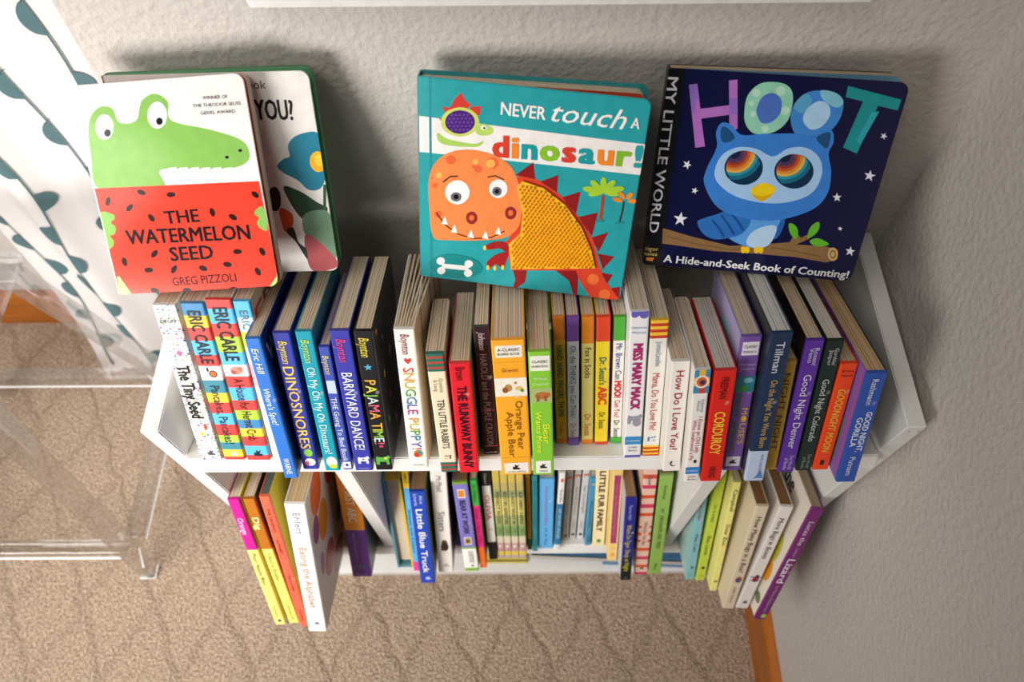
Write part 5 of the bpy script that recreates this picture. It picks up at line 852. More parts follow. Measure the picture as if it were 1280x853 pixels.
 ('p','#1f8a8c',0,[(0.309,0.087),(0.304,0.072),(0.294,0.058),(0.277,0.045),(0.255,0.034),(0.229,0.025),(0.2,0.019),(0.169,0.017),(0.139,0.018),(0.111,0.022),(0.086,0.03),(0.065,0.04),(0.05,0.052),(0.042,0.066),(0.04,0.081),(0.044,0.096),(0.056,0.11),(0.073,0.123),(0.095,0.133),(0.121,0.142),(0.15,0.147),(0.18,0.149),(0.209,0.148),(0.237,0.144),(0.262,0.137),(0.282,0.127),(0.297,0.115),(0.306,0.101)]),
 ('p','#f2f3f0',0,[(0.104,0.063),(0.174,0.065),(0.238,0.067),(0.24,0.093),(0.176,0.091),(0.106,0.089)]),
 ('p','#f2f3f0',0,[(0.12,0.105),(0.118,0.096),(0.112,0.087),(0.103,0.082),(0.094,0.08),(0.086,0.084),(0.08,0.09),(0.078,0.1),(0.08,0.109),(0.086,0.118),(0.094,0.123),(0.103,0.124),(0.112,0.121),(0.118,0.114)]),
 ('p','#f2f3f0',0,[(0.123,0.051),(0.121,0.041),(0.115,0.033),(0.107,0.027),(0.097,0.026),(0.089,0.029),(0.083,0.036),(0.081,0.045),(0.083,0.055),(0.089,0.063),(0.097,0.069),(0.107,0.07),(0.115,0.067),(0.121,0.06)]),
 ('p','#f2f3f0',0,[(0.261,0.109),(0.259,0.099),(0.253,0.091),(0.245,0.085),(0.236,0.084),(0.227,0.087),(0.221,0.094),(0.219,0.103),(0.221,0.113),(0.227,0.121),(0.235,0.126),(0.244,0.127),(0.252,0.124),(0.258,0.118)]),
 ('p','#f2f3f0',0,[(0.259,0.055),(0.257,0.046),(0.251,0.037),(0.243,0.032),(0.234,0.03),(0.225,0.033),(0.219,0.04),(0.217,0.049),(0.219,0.059),(0.225,0.068),(0.233,0.073),(0.242,0.075),(0.251,0.071),(0.256,0.065)]),
 ('t', '#f4f4f2', 'NEVER', (0.363, 0.871), (0.56, 0.868), (0.367, 0.927), {'b': 0.02}),
 ('t', '#f4f4f2', 'touch', (0.586, 0.866), (0.907, 0.862), (0.589, 0.953), {'b': 0.005, 'sh': 0.35}),
 ('t', '#f4f4f2', 'A', (0.927, 0.872), (0.965, 0.871), (0.927, 0.919), {'b': 0.02}),
 ('t', '#d9402f', 'dinosaur!', (0.333, 0.677), (1.0, 0.701), (0.336, 0.775), {'b': 0.06, 'cols': ['#d9402f', '#ef8a2b', '#1f9aa0', '#86bd2c', '#d9402f', '#1f9aa0', '#ef8a2b', '#86bd2c', '#2aa0a8']}),
],
'panel': [
 (0.456,0.546),
 (0.478,0.577),
 (0.576,0.555),
 (0.686,0.482),
 (0.77,0.379),
 (0.828,0.268),
 (0.859,0.171),
 (0.453,0.11),
 (0.433,0.246),
 (0.485,0.308),
 (0.491,0.409),
],
'owl': [
 ('p','#15151a',0,[(-0.006,1.003),(0.066,1.001),(0.082,-0.006),(-0.002,-0.003)]),
 ('t', '#eeeef2', 'MY LITTLE WORLD', (-0.003, 0.96), (0.003, 0.183), (0.041, 0.959), {'b': 0.02}),
 ('t', '#d9c46a', 'tiger', (-0.005, 0.082), (0.061, 0.083), (-0.005, 0.104), {}),
 ('t', '#d9c46a', 'tales', (-0.005, 0.054), (0.058, 0.054), (-0.006, 0.075), {}),
 ('p','#e08a35',0,[(0.008,0.042),(0.047,0.042),(0.04,0.02),(0.007,0.024)]),
 ('p','#b06fc0',0,[(0.089,0.931),(0.124,0.938),(0.154,0.825),(0.275,0.851),(0.255,0.961),(0.29,0.967),(0.329,0.745),(0.297,0.725),(0.282,0.807),(0.164,0.78),(0.201,0.65),(0.159,0.64)]),
 ('p','#8d6ac0',0,[(0.089,0.931),(0.124,0.938),(0.137,0.881),(0.125,0.797)]),
 ('p','#8d6ac0',0,[(0.27,0.878),(0.304,0.888),(0.318,0.813),(0.283,0.807)]),
 ('p','#8fcfb4',1,[(0.346,0.815),(0.345,0.898),(0.384,0.953),(0.446,0.967),(0.507,0.952),(0.537,0.901),(0.537,0.803),(0.49,0.742),(0.412,0.726),(0.366,0.76)]),
 ('p','#b4e0c8',0,[(0.396,0.916),(0.396,0.908),(0.392,0.901),(0.386,0.897),(0.378,0.896),(0.37,0.899),(0.364,0.905),(0.36,0.913),(0.361,0.922),(0.365,0.928),(0.371,0.933),(0.379,0.933),(0.387,0.93),(0.393,0.924)]),
 ('p','#b4e0c8',0,[(0.499,0.932),(0.499,0.922),(0.495,0.914),(0.488,0.909),(0.479,0.909),(0.47,0.912),(0.463,0.919),(0.459,0.928),(0.459,0.938),(0.463,0.945),(0.47,0.95),(0.479,0.951),(0.488,0.947),(0.496,0.941)]),
 ('p','#b4e0c8',0,[(0.396,0.819),(0.395,0.813),(0.393,0.808),(0.388,0.805),(0.382,0.805),(0.376,0.807),(0.372,0.811),(0.37,0.817),(0.37,0.823),(0.373,0.828),(0.377,0.832),(0.383,0.832),(0.389,0.83),(0.393,0.825)]),
 ('p','#b4e0c8',0,[(0.534,0.845),(0.534,0.836),(0.53,0.829),(0.524,0.825),(0.516,0.824),(0.508,0.827),(0.501,0.834),(0.498,0.842),(0.498,0.85),(0.502,0.858),(0.508,0.862),(0.516,0.863),(0.524,0.859),(0.531,0.853)]),
 ('p','#b4e0c8',0,[(0.463,0.754),(0.463,0.746),(0.46,0.74),(0.454,0.736),(0.447,0.736),(0.44,0.738),(0.435,0.744),(0.432,0.751),(0.432,0.759),(0.435,0.765),(0.441,0.769),(0.448,0.769),(0.455,0.767),(0.46,0.761)]),
 ('p','#b4e0c8',0,[(0.379,0.867),(0.379,0.861),(0.377,0.857),(0.372,0.854),(0.367,0.854),(0.362,0.856),(0.358,0.86),(0.356,0.865),(0.356,0.87),(0.359,0.875),(0.363,0.878),(0.368,0.878),(0.373,0.876),(0.377,0.872)]),
 ('p','#4d6fc0',1,[(0.394,0.84),(0.408,0.897),(0.449,0.918),(0.49,0.89),(0.497,0.828),(0.468,0.786),(0.429,0.78),(0.406,0.806)]),
 ('p','#3f86cf',1,[(0.549,0.797),(0.547,0.867),(0.584,0.925),(0.644,0.943),(0.711,0.935),(0.749,0.898),(0.752,0.821),(0.72,0.761),(0.64,0.728),(0.585,0.735)]),
 ('p','#7fc0d8',1,[(0.644,0.943),(0.711,0.935),(0.749,0.898),(0.726,0.872),(0.668,0.898)]),
 ('p','#58a5cf',1,[(0.547,0.867),(0.584,0.925),(0.617,0.893),(0.59,0.836)]),
 ('p','#a9d0f0',1,[(0.599,0.808),(0.608,0.862),(0.649,0.896),(0.692,0.879),(0.707,0.831),(0.682,0.779),(0.638,0.766)]),
 ('p','#1d8f95',0,[(0.751,0.97),(0.981,0.925),(0.98,0.877),(0.894,0.892),(0.863,0.667),(0.797,0.691),(0.829,0.907),(0.753,0.921)]),
 ('p','#2fa5b5',0,[(0.906,0.868),(0.874,0.859),(0.845,0.728),(0.867,0.708)]),
 ('p','#8a6a44',0,[(0.067,0.213),(0.074,0.127),(0.151,0.123),(0.331,0.109),(0.523,0.114),(0.716,0.113),(0.861,0.097),(0.908,0.12),(0.899,0.172),(0.841,0.185),(0.702,0.183),(0.753,0.217),(0.762,0.253),(0.715,0.222),(0.687,0.251),(0.67,0.192),(0.585,0.176),(0.399,0.145),(0.218,0.178)]),
 ('p','#cfae72',0,[(0.904,0.148),(0.906,0.14),(0.906,0.132),(0.905,0.125),(0.903,0.118),(0.899,0.114),(0.895,0.11),(0.89,0.109),(0.885,0.109),(0.879,0.112),(0.874,0.116),(0.868,0.121),(0.864,0.128),(0.86,0.136),(0.858,0.144),(0.857,0.152),(0.857,0.16),(0.858,0.167),(0.86,0.173),(0.863,0.178),(0.868,0.181),(0.873,0.182),(0.878,0.182),(0.883,0.18),(0.889,0.176),(0.894,0.17),(0.898,0.164),(0.902,0.156)]),
 ('p','#8a6a44',0,[(0.896,0.147),(0.897,0.142),(0.897,0.136),(0.896,0.132),(0.895,0.128),(0.893,0.124),(0.89,0.122),(0.887,0.121),(0.884,0.122),(0.88,0.123),(0.877,0.126),(0.873,0.13),(0.871,0.134),(0.868,0.139),(0.867,0.145),(0.866,0.15),(0.866,0.155),(0.866,0.16),(0.868,0.164),(0.87,0.167),(0.872,0.169),(0.875,0.17),(0.879,0.17),(0.882,0.168),(0.886,0.166),(0.889,0.162),(0.892,0.158),(0.894,0.153)]),
 ('p','#cfae72',0,[(0.89,0.147),(0.89,0.144),(0.891,0.141),(0.89,0.138),(0.889,0.135),(0.888,0.134),(0.886,0.132),(0.885,0.132),(0.883,0.132),(0.88,0.133),(0.878,0.134),(0.876,0.137),(0.875,0.139),(0.873,0.142),(0.873,0.145),(0.872,0.148),(0.872,0.151),(0.872,0.154),(0.873,0.156),(0.874,0.158),(0.876,0.159),(0.878,0.16),(0.88,0.16),(0.882,0.159),(0.884,0.157),(0.886,0.155),(0.888,0.153),(0.889,0.15)]),
 ('p','#6f5334',0,[(0.101,0.165),(0.237,0.139),(0.403,0.122),(0.562,0.143),(0.561,0.148),(0.402,0.127),(0.237,0.144),(0.102,0.17)]),
 ('p','#6f5334',0,[(0.589,0.153),(0.71,0.142),(0.832,0.125),(0.832,0.13),(0.709,0.147),(0.589,0.158)]),
 ('p','#63b32e',1,[(0.647,0.292),(0.674,0.287),(0.697,0.252),(0.695,0.212),(0.669,0.232),(0.653,0.26)]),
 ('p','#63b32e',1,[(0.778,0.313),(0.753,0.294),(0.743,0.259),(0.749,0.222),(0.776,0.245),(0.788,0.28)]),
 ('p','#63b32e',1,[(0.76,0.209),(0.795,0.226),(0.851,0.2),(0.819,0.183),(0.782,0.186)]),
 ('p','#2b62b0',1,[(0.572,0.32),(0.62,0.325),(0.622,0.249),(0.595,0.203)]),
 ('p','#5b9fe3',1,[(0.341,0.325),(0.471,0.323),(0.592,0.327),(0.597,0.264),(0.571,0.175),(0.517,0.145),(0.449,0.157),(0.375,0.201)]),
 ('p','#b5d5f3',1,[(0.472,0.166),(0.481,0.222),(0.532,0.265),(0.591,0.273),(0.593,0.212),(0.57,0.161),(0.517,0.145)]),
 ('p','#2f6fbd',1,[(0.224,0.261),(0.25,0.284),(0.301,0.308),(0.361,0.335),(0.455,0.315),(0.468,0.273),(0.439,0.215),(0.364,0.182),(0.306,0.177),(0.255,0.207)]),
 ('p','#1f4f94',0,[(0.287,0.274),(0.328,0.231),(0.358,0.187),(0.367,0.195),(0.336,0.24),(0.294,0.284)]),
 ('p','#1f4f94',0,[(0.326,0.303),(0.368,0.255),(0.402,0.205),(0.411,0.213),(0.376,0.263),(0.334,0.312)]),
 ('p','#1f4f94',0,[(0.366,0.32),(0.408,0.277),(0.441,0.232),(0.45,0.24),(0.416,0.286),(0.374,0.329)]),
 ('p','#f2c81e',0,[(0.477,0.131),(0.477,0.121),(0.473,0.114),(0.467,0.11),(0.46,0.112),(0.454,0.119),(0.451,0.129),(0.451,0.138),(0.454,0.146),(0.46,0.149),(0.467,0.147),(0.473,0.14)]),
 ('p','#f2c81e',0,[(0.494,0.132),(0.494,0.123),(0.491,0.115),(0.484,0.112),(0.477,0.114),(0.471,0.121),(0.468,0.13),(0.468,0.14),(0.472,0.147),(0.478,0.15),(0.485,0.148),(0.491,0.142)]),
 ('p','#f2c81e',0,[(0.538,0.136),(0.538,0.127),(0.534,0.119),(0.528,0.116),(0.521,0.118),(0.515,0.125),(0.512,0.134),(0.512,0.144),(0.515,0.151),(0.521,0.154),(0.528,0.152),(0.534,0.146)]),
 ('p','#f2c81e',0,[(0.558,0.138),(0.558,0.128),(0.555,0.121),(0.549,0.118),(0.542,0.12),(0.536,0.126),(0.532,0.136),(0.532,0.146),(0.536,0.153),(0.542,0.156),(0.549,0.154),(0.555,0.148)]),
 ('p','#3b7fd3',1,[(0.227,0.462),(0.225,0.54),(0.253,0.648),(0.239,0.721),(0.256,0.768),(0.3,0.76),(0.352,0.718),(0.452,0.73),(0.584,0.741),(0.656,0.73),(0.697,0.762),(0.733,0.765),(0.751,0.713),(0.743,0.657),(0.774,0.571),(0.783,0.462),(0.733,0.373),(0.589,0.305),(0.446,0.301),(0.309,0.346)]),
 ('p','#1f4f7c',1,[(0.265,0.691),(0.259,0.745),(0.286,0.745),(0.325,0.702),(0.289,0.675)]),
 ('p','#1f4f7c',1,[(0.674,0.725),(0.704,0.754),(0.728,0.753),(0.735,0.711),(0.725,0.682)]),
 ('p','#a3c9f0',1,[(0.263,0.527),(0.28,0.609),(0.341,0.656),(0.425,0.657),(0.506,0.625),(0.565,0.669),(0.64,0.678),(0.709,0.633),(0.737,0.553),(0.714,0.459),(0.626,0.406),(0.516,0.39),(0.384,0.411),(0.294,0.467)]),
 ('p','#12324e',0,[(0.474,0.567),(0.475,0.548),(0.472,0.529),(0.465,0.512),(0.454,0.497),(0.439,0.486),(0.422,0.477),(0.403,0.474),(0.384,0.474),(0.364,0.479),(0.346,0.488),(0.33,0.501),(0.317,0.516),(0.308,0.534),(0.303,0.553),(0.302,0.572),(0.306,0.59),(0.313,0.607),(0.325,0.621),(0.339,0.632),(0.356,0.64),(0.374,0.644),(0.393,0.643),(0.412,0.639),(0.43,0.63),(0.446,0.618),(0.459,0.603),(0.468,0.586)]),
 ('p','#1d6a86',0,[(0.374,0.644),(0.391,0.643),(0.408,0.638),(0.424,0.63),(0.439,0.617),(0.45,0.602),(0.458,0.587),(0.458,0.581),(0.447,0.555),(0.431,0.532),(0.41,0.514),(0.385,0.502),(0.358,0.496),(0.343,0.496),(0.338,0.501),(0.326,0.517),(0.317,0.534),(0.312,0.553),(0.311,0.572),(0.314,0.591),(0.321,0.607),(0.33,0.622),(0.343,0.633),(0.358,0.64)]),
 ('p','#2f93a8',0,[(0.374,0.644),(0.391,0.643),(0.408,0.638),(0.424,0.63),(0.439,0.617),(0.442,0.612),(0.439,0.588),(0.43,0.566),(0.417,0.547),(0.399,0.532),(0.378,0.521),(0.354,0.516),(0.33,0.517),(0.325,0.519),(0.317,0.534),(0.312,0.553),(0.311,0.572),(0.314,0.591),(0.321,0.607),(0.33,0.622),(0.343,0.633),(0.358,0.64)]),
 ('p','#e0b34a',0,[(0.374,0.644),(0.391,0.643),(0.408,0.638),(0.424,0.63),(0.428,0.626),(0.429,0.615),(0.426,0.594),(0.418,0.574),(0.406,0.557),(0.391,0.544),(0.372,0.535),(0.352,0.531),(0.331,0.532),(0.317,0.535),(0.312,0.553),(0.311,0.572),(0.314,0.591),(0.321,0.607),(0.33,0.622),(0.343,0.633),(0.358,0.64)]),
 ('p','#d98a35',0,[(0.374,0.644),(0.391,0.643),(0.408,0.638),(0.417,0.634),(0.418,0.616),(0.415,0.598),(0.408,0.581),(0.398,0.566),(0.384,0.554),(0.368,0.546),(0.35,0.543),(0.331,0.543),(0.314,0.548),(0.312,0.553),(0.311,0.572),(0.314,0.591),(0.321,0.607),(0.33,0.622),(0.343,0.633),(0.358,0.64)]),
 ('p','#c2552c',0,[(0.374,0.644),(0.391,0.643),(0.403,0.64),(0.404,0.634),(0.406,0.618),(0.403,0.602),(0.397,0.588),(0.388,0.575),(0.377,0.566),(0.363,0.559),(0.348,0.556),(0.332,0.556),(0.317,0.56),(0.312,0.563),(0.311,0.572),(0.314,0.591),(0.321,0.607),(0.33,0.622),(0.343,0.633),(0.358,0.64)]),
 ('p','#8e3a34',0,[(0.39,0.643),(0.392,0.633),(0.393,0.62),(0.391,0.607),(0.386,0.595),(0.379,0.585),(0.369,0.577),(0.358,0.571),(0.346,0.569),(0.333,0.569),(0.32,0.572),(0.312,0.577),(0.314,0.591),(0.321,0.607),(0.33,0.622),(0.343,0.633),(0.358,0.64),(0.374,0.644)]),
 ('p','#4a3a66',0,[(0.379,0.632),(0.38,0.622),(0.378,0.612),(0.374,0.603),(0.369,0.595),(0.361,0.589),(0.353,0.585),(0.343,0.583),(0.334,0.583),(0.324,0.586),(0.315,0.591),(0.314,0.591),(0.321,0.607),(0.33,0.622),(0.343,0.633),(0.358,0.64),(0.374,0.644),(0.375,0.644),(0.376,0.642)]),
 ('p','#1b2540',0,[(0.363,0.631),(0.363,0.624),(0.362,0.618),(0.36,0.613),(0.356,0.608),(0.352,0.604),(0.347,0.601),(0.341,0.6),(0.335,0.6),(0.328,0.602),(0.323,0.605),(0.32,0.607),(0.321,0.607),(0.33,0.622),(0.343,0.633),(0.358,0.64),(0.359,0.64),(0.361,0.637)]),
 ('p','#12324e',0,[(0.698,0.568),(0.7,0.549),(0.697,0.53),(0.691,0.513),(0.68,0.498),(0.666,0.486),(0.649,0.478),(0.63,0.474),(0.61,0.475),(0.591,0.48),(0.572,0.489),(0.556,0.501),(0.542,0.517),(0.532,0.534),(0.526,0.553),(0.525,0.572),(0.528,0.591),(0.535,0.607),(0.546,0.622),(0.56,0.633),(0.576,0.641),(0.594,0.644),(0.614,0.644),(0.633,0.639),(0.651,0.631),(0.667,0.619),(0.681,0.604),(0.691,0.587)]),
 ('p','#1d6a86',0,[(0.594,0.644),(0.612,0.644),(0.629,0.639),(0.645,0.63),(0.66,0.618),(0.672,0.603),(0.681,0.587),(0.68,0.582),(0.671,0.556),(0.656,0.533),(0.635,0.515),(0.611,0.502),(0.584,0.496),(0.569,0.497),(0.563,0.502),(0.551,0.517),(0.542,0.535),(0.536,0.554),(0.534,0.573),(0.536,0.591),(0.542,0.608),(0.551,0.622),(0.564,0.633),(0.578,0.641)]),
 ('p','#2f93a8',0,[(0.594,0.644),(0.612,0.644),(0.629,0.639),(0.645,0.63),(0.66,0.618),(0.664,0.613),(0.661,0.589),(0.654,0.567),(0.641,0.548),(0.623,0.532),(0.603,0.522),(0.579,0.517),(0.555,0.518),(0.55,0.519),(0.542,0.535),(0.536,0.554),(0.534,0.573),(0.536,0.591),(0.542,0.608),(0.551,0.622),(0.564,0.633),(0.578,0.641)]),
 ('p','#e0b34a',0,[(0.594,0.644),(0.612,0.644),(0.629,0.639),(0.645,0.63),(0.649,0.627),(0.65,0.615),(0.648,0.594),(0.641,0.575),(0.63,0.558),(0.615,0.545),(0.597,0.536),(0.576,0.532),(0.555,0.532),(0.541,0.536),(0.536,0.554),(0.534,0.573),(0.536,0.591),(0.542,0.608),(0.551,0.622),(0.564,0.633),(0.578,0.641)]),
 ('p','#d98a35',0,[(0.594,0.644),(0.612,0.644),(0.629,0.639),(0.637,0.634),(0.639,0.617),(0.637,0.598),(0.631,0.581),(0.621,0.567),(0.608,0.555),(0.592,0.547),(0.574,0.543),(0.555,0.544),(0.538,0.549),(0.536,0.554),(0.534,0.573),(0.536,0.591),(0.542,0.608),(0.551,0.622),(0.564,0.633),(0.578,0.641)]),
 ('p','#c2552c',0,[(0.594,0.644),(0.612,0.644),(0.623,0.64),(0.625,0.635),(0.627,0.619),(0.625,0.603),(0.62,0.589),(0.611,0.576),(0.6,0.566),(0.586,0.56),(0.571,0.556),(0.556,0.557),(0.54,0.561),(0.535,0.564),(0.534,0.573),(0.536,0.591),(0.542,0.608),(0.551,0.622),(0.564,0.633),(0.578,0.641)]),
 ('p','#8e3a34',0,[(0.61,0.644),(0.613,0.634),(0.614,0.621),(0.613,0.608),(0.609,0.596),(0.602,0.585),(0.592,0.577),(0.581,0.572),(0.569,0.569),(0.556,0.57),(0.543,0.573),(0.535,0.577),(0.536,0.591),(0.542,0.608),(0.551,0.622),(0.564,0.633),(0.578,0.641),(0.594,0.644)]),
 ('p','#4a3a66',0,[(0.6,0.633),(0.601,0.623),(0.6,0.613),(0.596,0.604),(0.591,0.596),(0.584,0.59),(0.575,0.586),(0.566,0.584),(0.556,0.584),(0.546,0.587),(0.537,0.591),(0.536,0.592),(0.542,0.608),(0.551,0.622),(0.564,0.633),(0.578,0.641),(0.594,0.644),(0.596,0.644),(0.596,0.643)]),
 ('p','#1b2540',0,[(0.584,0.631),(0.584,0.625),(0.583,0.619),(0.581,0.613),(0.578,0.608),(0.574,0.605),(0.568,0.602),(0.562,0.601),(0.556,0.601),(0.55,0.603),(0.544,0.606),(0.542,0.608),(0.542,0.608),(0.551,0.622),(0.564,0.633),(0.578,0.641),(0.58,0.641),(0.582,0.638)]),
 ('p','#f2cf1c',1,[(0.44,0.448),(0.458,0.475),(0.489,0.492),(0.529,0.484),(0.549,0.467),(0.539,0.431),(0.503,0.399),(0.466,0.412)]),
 ('p','#d9a912',1,[(0.451,0.433),(0.496,0.421),(0.543,0.441),(0.503,0.399),(0.469,0.412)]),
 ('p','#e6e6f0',0,[(0.141,0.578),(0.142,0.56),(0.156,0.553),(0.142,0.549),(0.141,0.531),(0.132,0.546),(0.117,0.542),(0.126,0.556),(0.117,0.57),(0.132,0.564)]),
 ('p','#e6e6f0',0,[(0.191,0.444),(0.193,0.431),(0.204,0.426),(0.193,0.422),(0.194,0.408),(0.186,0.419),(0.175,0.415),(0.181,0.426),(0.173,0.437),(0.185,0.433)]),
 ('p','#e6e6f0',0,[(0.143,0.311),(0.151,0.283),(0.176,0.282),(0.156,0.265),(0.164,0.237),(0.144,0.255),(0.123,0.239),(0.13,0.267),(0.11,0.285),(0.135,0.284)]),
 ('p','#e6e6f0',0,[(0.957,0.773),(0.958,0.761),(0.97,0.756),(0.959,0.753),(0.96,0.741),(0.952,0.751),(0.941,0.749),(0.947,0.758),(0.939,0.769),(0.951,0.764)]),
 ('p','#e6e6f0',0,[(0.941,0.594),(0.949,0.574),(0.968,0.57),(0.953,0.561),(0.96,0.54),(0.944,0.554),(0.929,0.545),(0.933,0.564),(0.917,0.579),(0.936,0.576)]),
 ('p','#e6e6f0',0,[(0.823,0.47),(0.832,0.455),(0.847,0.456),(0.838,0.444),(0.846,0.428),(0.831,0.437),(0.822,0.426),(0.822,0.443),(0.808,0.452),(0.822,0.454)]),
 ('p','#e6e6f0',0,[(0.879,0.3),(0.883,0.291),(0.892,0.29),(0.886,0.285),(0.889,0.276),(0.881,0.282),(0.875,0.277),(0.877,0.286),(0.869,0.292),(0.878,0.292)]),
 ('p','#e6e6f0',0,[(0.952,0.198),(0.96,0.179),(0.977,0.176),(0.965,0.166),(0.972,0.146),(0.956,0.159),(0.943,0.149),(0.946,0.168),(0.932,0.181),(0.949,0.18)]),
 ('t', '#eeeef2', 'A Hide-and-Seek Book of Counting!', (0.092, 0.024), (0.981, 0.02), (0.091, 0.066), {'b': 0.03}),
],
}
# ------------------------------------------------------------------ picture books displayed face-out on top
def rounded(w, h, rl, rr, n=5):
    """outline with corner radius rl on the hinge side, rr on the open side"""
    pts = []
    for cx, cy, r, a0 in ((w - rr, h - rr, rr, 0), (rl, h - rl, rl, 90), (rl, rl, rl, 180), (w - rr, rr, rr, 270)):
        for i in range(n + 1):
            a = math.radians(a0 + 90 * i / n); pts.append((cx + r * math.cos(a), cy + r * math.sin(a)))
    return pts                                       # counter-clockwise
def smooth_poly(P, k=5):
    n = len(P); out = []
    for i in range(n):
        p0, p1, p2, p3 = (Vector(P[(i + j - 1) % n]) for j in range(4))
        for s in range(k):
            t = s / k
            out.append(0.5 * ((2 * p1) + (-p0 + p2) * t + (2 * p0 - 5 * p1 + 4 * p2 - p3) * t * t + (-p0 + 3 * p1 - 3 * p2 + p3) * t ** 3))
    return [(q.x, q.y) for q in out]
def clip_convex(P, Cc):
    out = list(P)
    for i in range(len(Cc)):
        a, b = Cc[i], Cc[(i + 1) % len(Cc)]
        side = lambda q: (b[0] - a[0]) * (q[1] - a[1]) - (b[1] - a[1]) * (q[0] - a[0])
        if abs(b[0] - a[0]) + abs(b[1] - a[1]) < 1e-9: continue
        inp, out = out, []
        for j in range(len(inp)):
            p, q = inp[j - 1], inp[j]; sp, sq = side(p), side(q)
            if (sp >= 0) != (sq >= 0):
                t = sp / (sp - sq); out.append((p[0] + (q[0] - p[0]) * t, p[1] + (q[1] - p[1]) * t))
            if sq >= 0: out.append(q)
        if not out: return []
    return out
def frame(TL, TR, BR, BL):
    TL, TR, BR, BL = map(Vector, (TL, TR, BR, BL))
    ex = ((BR - BL) + (TR - TL)).normalized()
    up = (TL - BL) + (TR - BR); up = (up - ex * up.dot(ex)).normalized()
    en = up.cross(ex)                                # points back to the wall? checked below
    if en.y < 0: en = -en
    w = ((BR - BL).length + (TR - TL).length) / 2; h = ((TL - BL).length + (TR - BR).length) / 2
    mw = Matrix(((ex.x, en.x, up.x, BL.x), (ex.y, en.y, up.y, BL.y), (ex.z, en.z, up.z, BL.z), (0, 0, 0, 1)))
    return mw, w, h
def cover_art(cover_bm, items, w, h, clip, rough=0.13):
    """flat printing on the cover, stacked in hair-thin layers (cover plane is y = 0, facing -y)"""
    bm = bmesh.new(); tb = bmesh.new(); cs = []; tc = []
    def ci(l, c):
        if c not in l: l.append(c)
        return l.index(c)
    for k, it in enumerate(items):
        y = -0.00005 - k * 0.000005
        if it[0] == 'p':
            _, c, sm, P = it
            P = [(u * w, v * h) for u, v in P]
            if sm: P = smooth_poly(P)
            P = clip_convex(P, clip)
            if len(P) < 3: continue
            vs = [bm.verts.new((px, y, pz)) for px, pz in P]
            e = [bm.edges.new((vs[i], vs[(i + 1) % len(vs)])) for i in range(len(vs))] if False else None
            f = bm.faces.new(vs); f.normal_update()
            if f.normal.y > 0: f.normal_flip()
            f.material_index = ci(cs, c)
        else:
            _, c, s, p0, p1, pc, kw = it
            a = Vector((p0[0] * w, y - 0.00005, p0[1] * h)); b = Vector((p1[0] * w, y - 0.00005, p1[1] * h))
            t = Vector((pc[0] * w, y - 0.00005, pc[1] * h))
            Ux = (b - a).normalized(); Vx = Vector((-Ux.z, 0, Ux.x)); cap = abs((t - a).dot(Vx))
            if 'cols' in kw: add_letters(tb, s, a, Ux, Vx, (b - a).length, cap, [ci(tc, q) for q in kw['cols']], kw.get('b', 0))
            else: add_text(tb, s, a, Ux, Vx, (b - a).length, cap, [ci(tc, c)], kw.get('b', 0), kw.get('sh', 0))
    absorb(cover_bm, bm, 1); absorb(cover_bm, tb, 1 + len(cs))
    return [mat(c, rough) for c in cs] + [mat(c, rough) for c in tc]
def display_book(label, corners, th, ct, open_deg, r, cover_col, back_col, page_tint, art, spine_col, first_page, kind='board', hard=False):
    mw, w, h = frame(*corners)
    root = empty('picture_book', label, 'book', 'picture books displayed on top of the row', mw)
    out = rounded(w, h, 0.0015, r)
    I = Matrix.Identity(4)
    bm = bmesh.new(); prism(bm, [Vector((x, 0, z)) for x, z in out], Vector((0, ct, 0)))
    bmesh.ops.bevel(bm, geom=[e for e in bm.edges if abs((e.verts[0].co - e.verts[1].co).y) < 1e-6], offset=ct * .25, segments=2, affect='EDGES')
    prints = cover_art(bm, art, w, h, rounded(w, h, 0.0016, r))
    link('front_cover', bm, [mat(cover_col, .13, .5)] + prints, root)
    # everything behind the front cover swings about the spine edge
    S = Matrix.Translation((0, ct, 0)) @ Matrix.Rotation(math.radians(open_deg), 4, 'Z')
    inset = 0.003 if hard else 0.0003
    pg = rounded(w - inset * 1.5, h - inset * 2, 0.0005, r)
    bm = bmesh.new(); prism(bm, [S @ Vector((x + 0.001, 0.0002, z + inset)) for x, z in pg], (S.to_3x3() @ Vector((0, th - 2 * ct - 0.0004, 0))))
    link('page_block', bm, stacked_pages(page_tint), root)
    if first_page:
        bm = bmesh.new(); prism(bm, [S @ Vector((x + 0.001, -0.0002, z + inset)) for x, z in pg], (S.to_3x3() @ Vector((0, 0.0003, 0))))
        link('open_page', bm, mat(first_page, .4), root)
    bm = bmesh.new(); prism(bm, [S @ Vector((x, th - 2 * ct, z)) for x, z in out], (S.to_3x3() @ Vector((0, ct, 0))))
    link('back_cover', bm, mat(back_col, .3), root)
    # spine strip
    e = S @ Vector((0, th - ct, 0))
    d = Vector((e.x, e.y, 0)).normalized(); nrm = Vector((-d.y, d.x, 0)) * 0.0012
    bm = bmesh.new()
    prism(bm, [Vector((0, 0.0006, 0.0004)), Vector((e.x, e.y, 0.0004)), Vector((e.x, e.y, 0.0004)) + nrm, Vector((0, 0.0006, 0.0004)) + nrm], Vector((0, 0, h - 0.0008)))
    link('spine', bm, mat(spine_col, .3), root)
    return root, w, h
def stacked_pages(tint):
    key = ('stack', tint)
    if key in MATS: return MATS[key]
    m = pages('board', tint).copy(); m.name = 'stacked_page_edges'
    for n in m.node_tree.nodes:
        if n.type == 'SEPXYZ':
            sep = n
    for l in list(m.node_tree.links):
        if l.from_node == sep: 
            t = l.to_socket; m.node_tree.links.remove(l); m.node_tree.links.new(sep.outputs['Y'], t)
    MATS[key] = m
    return m
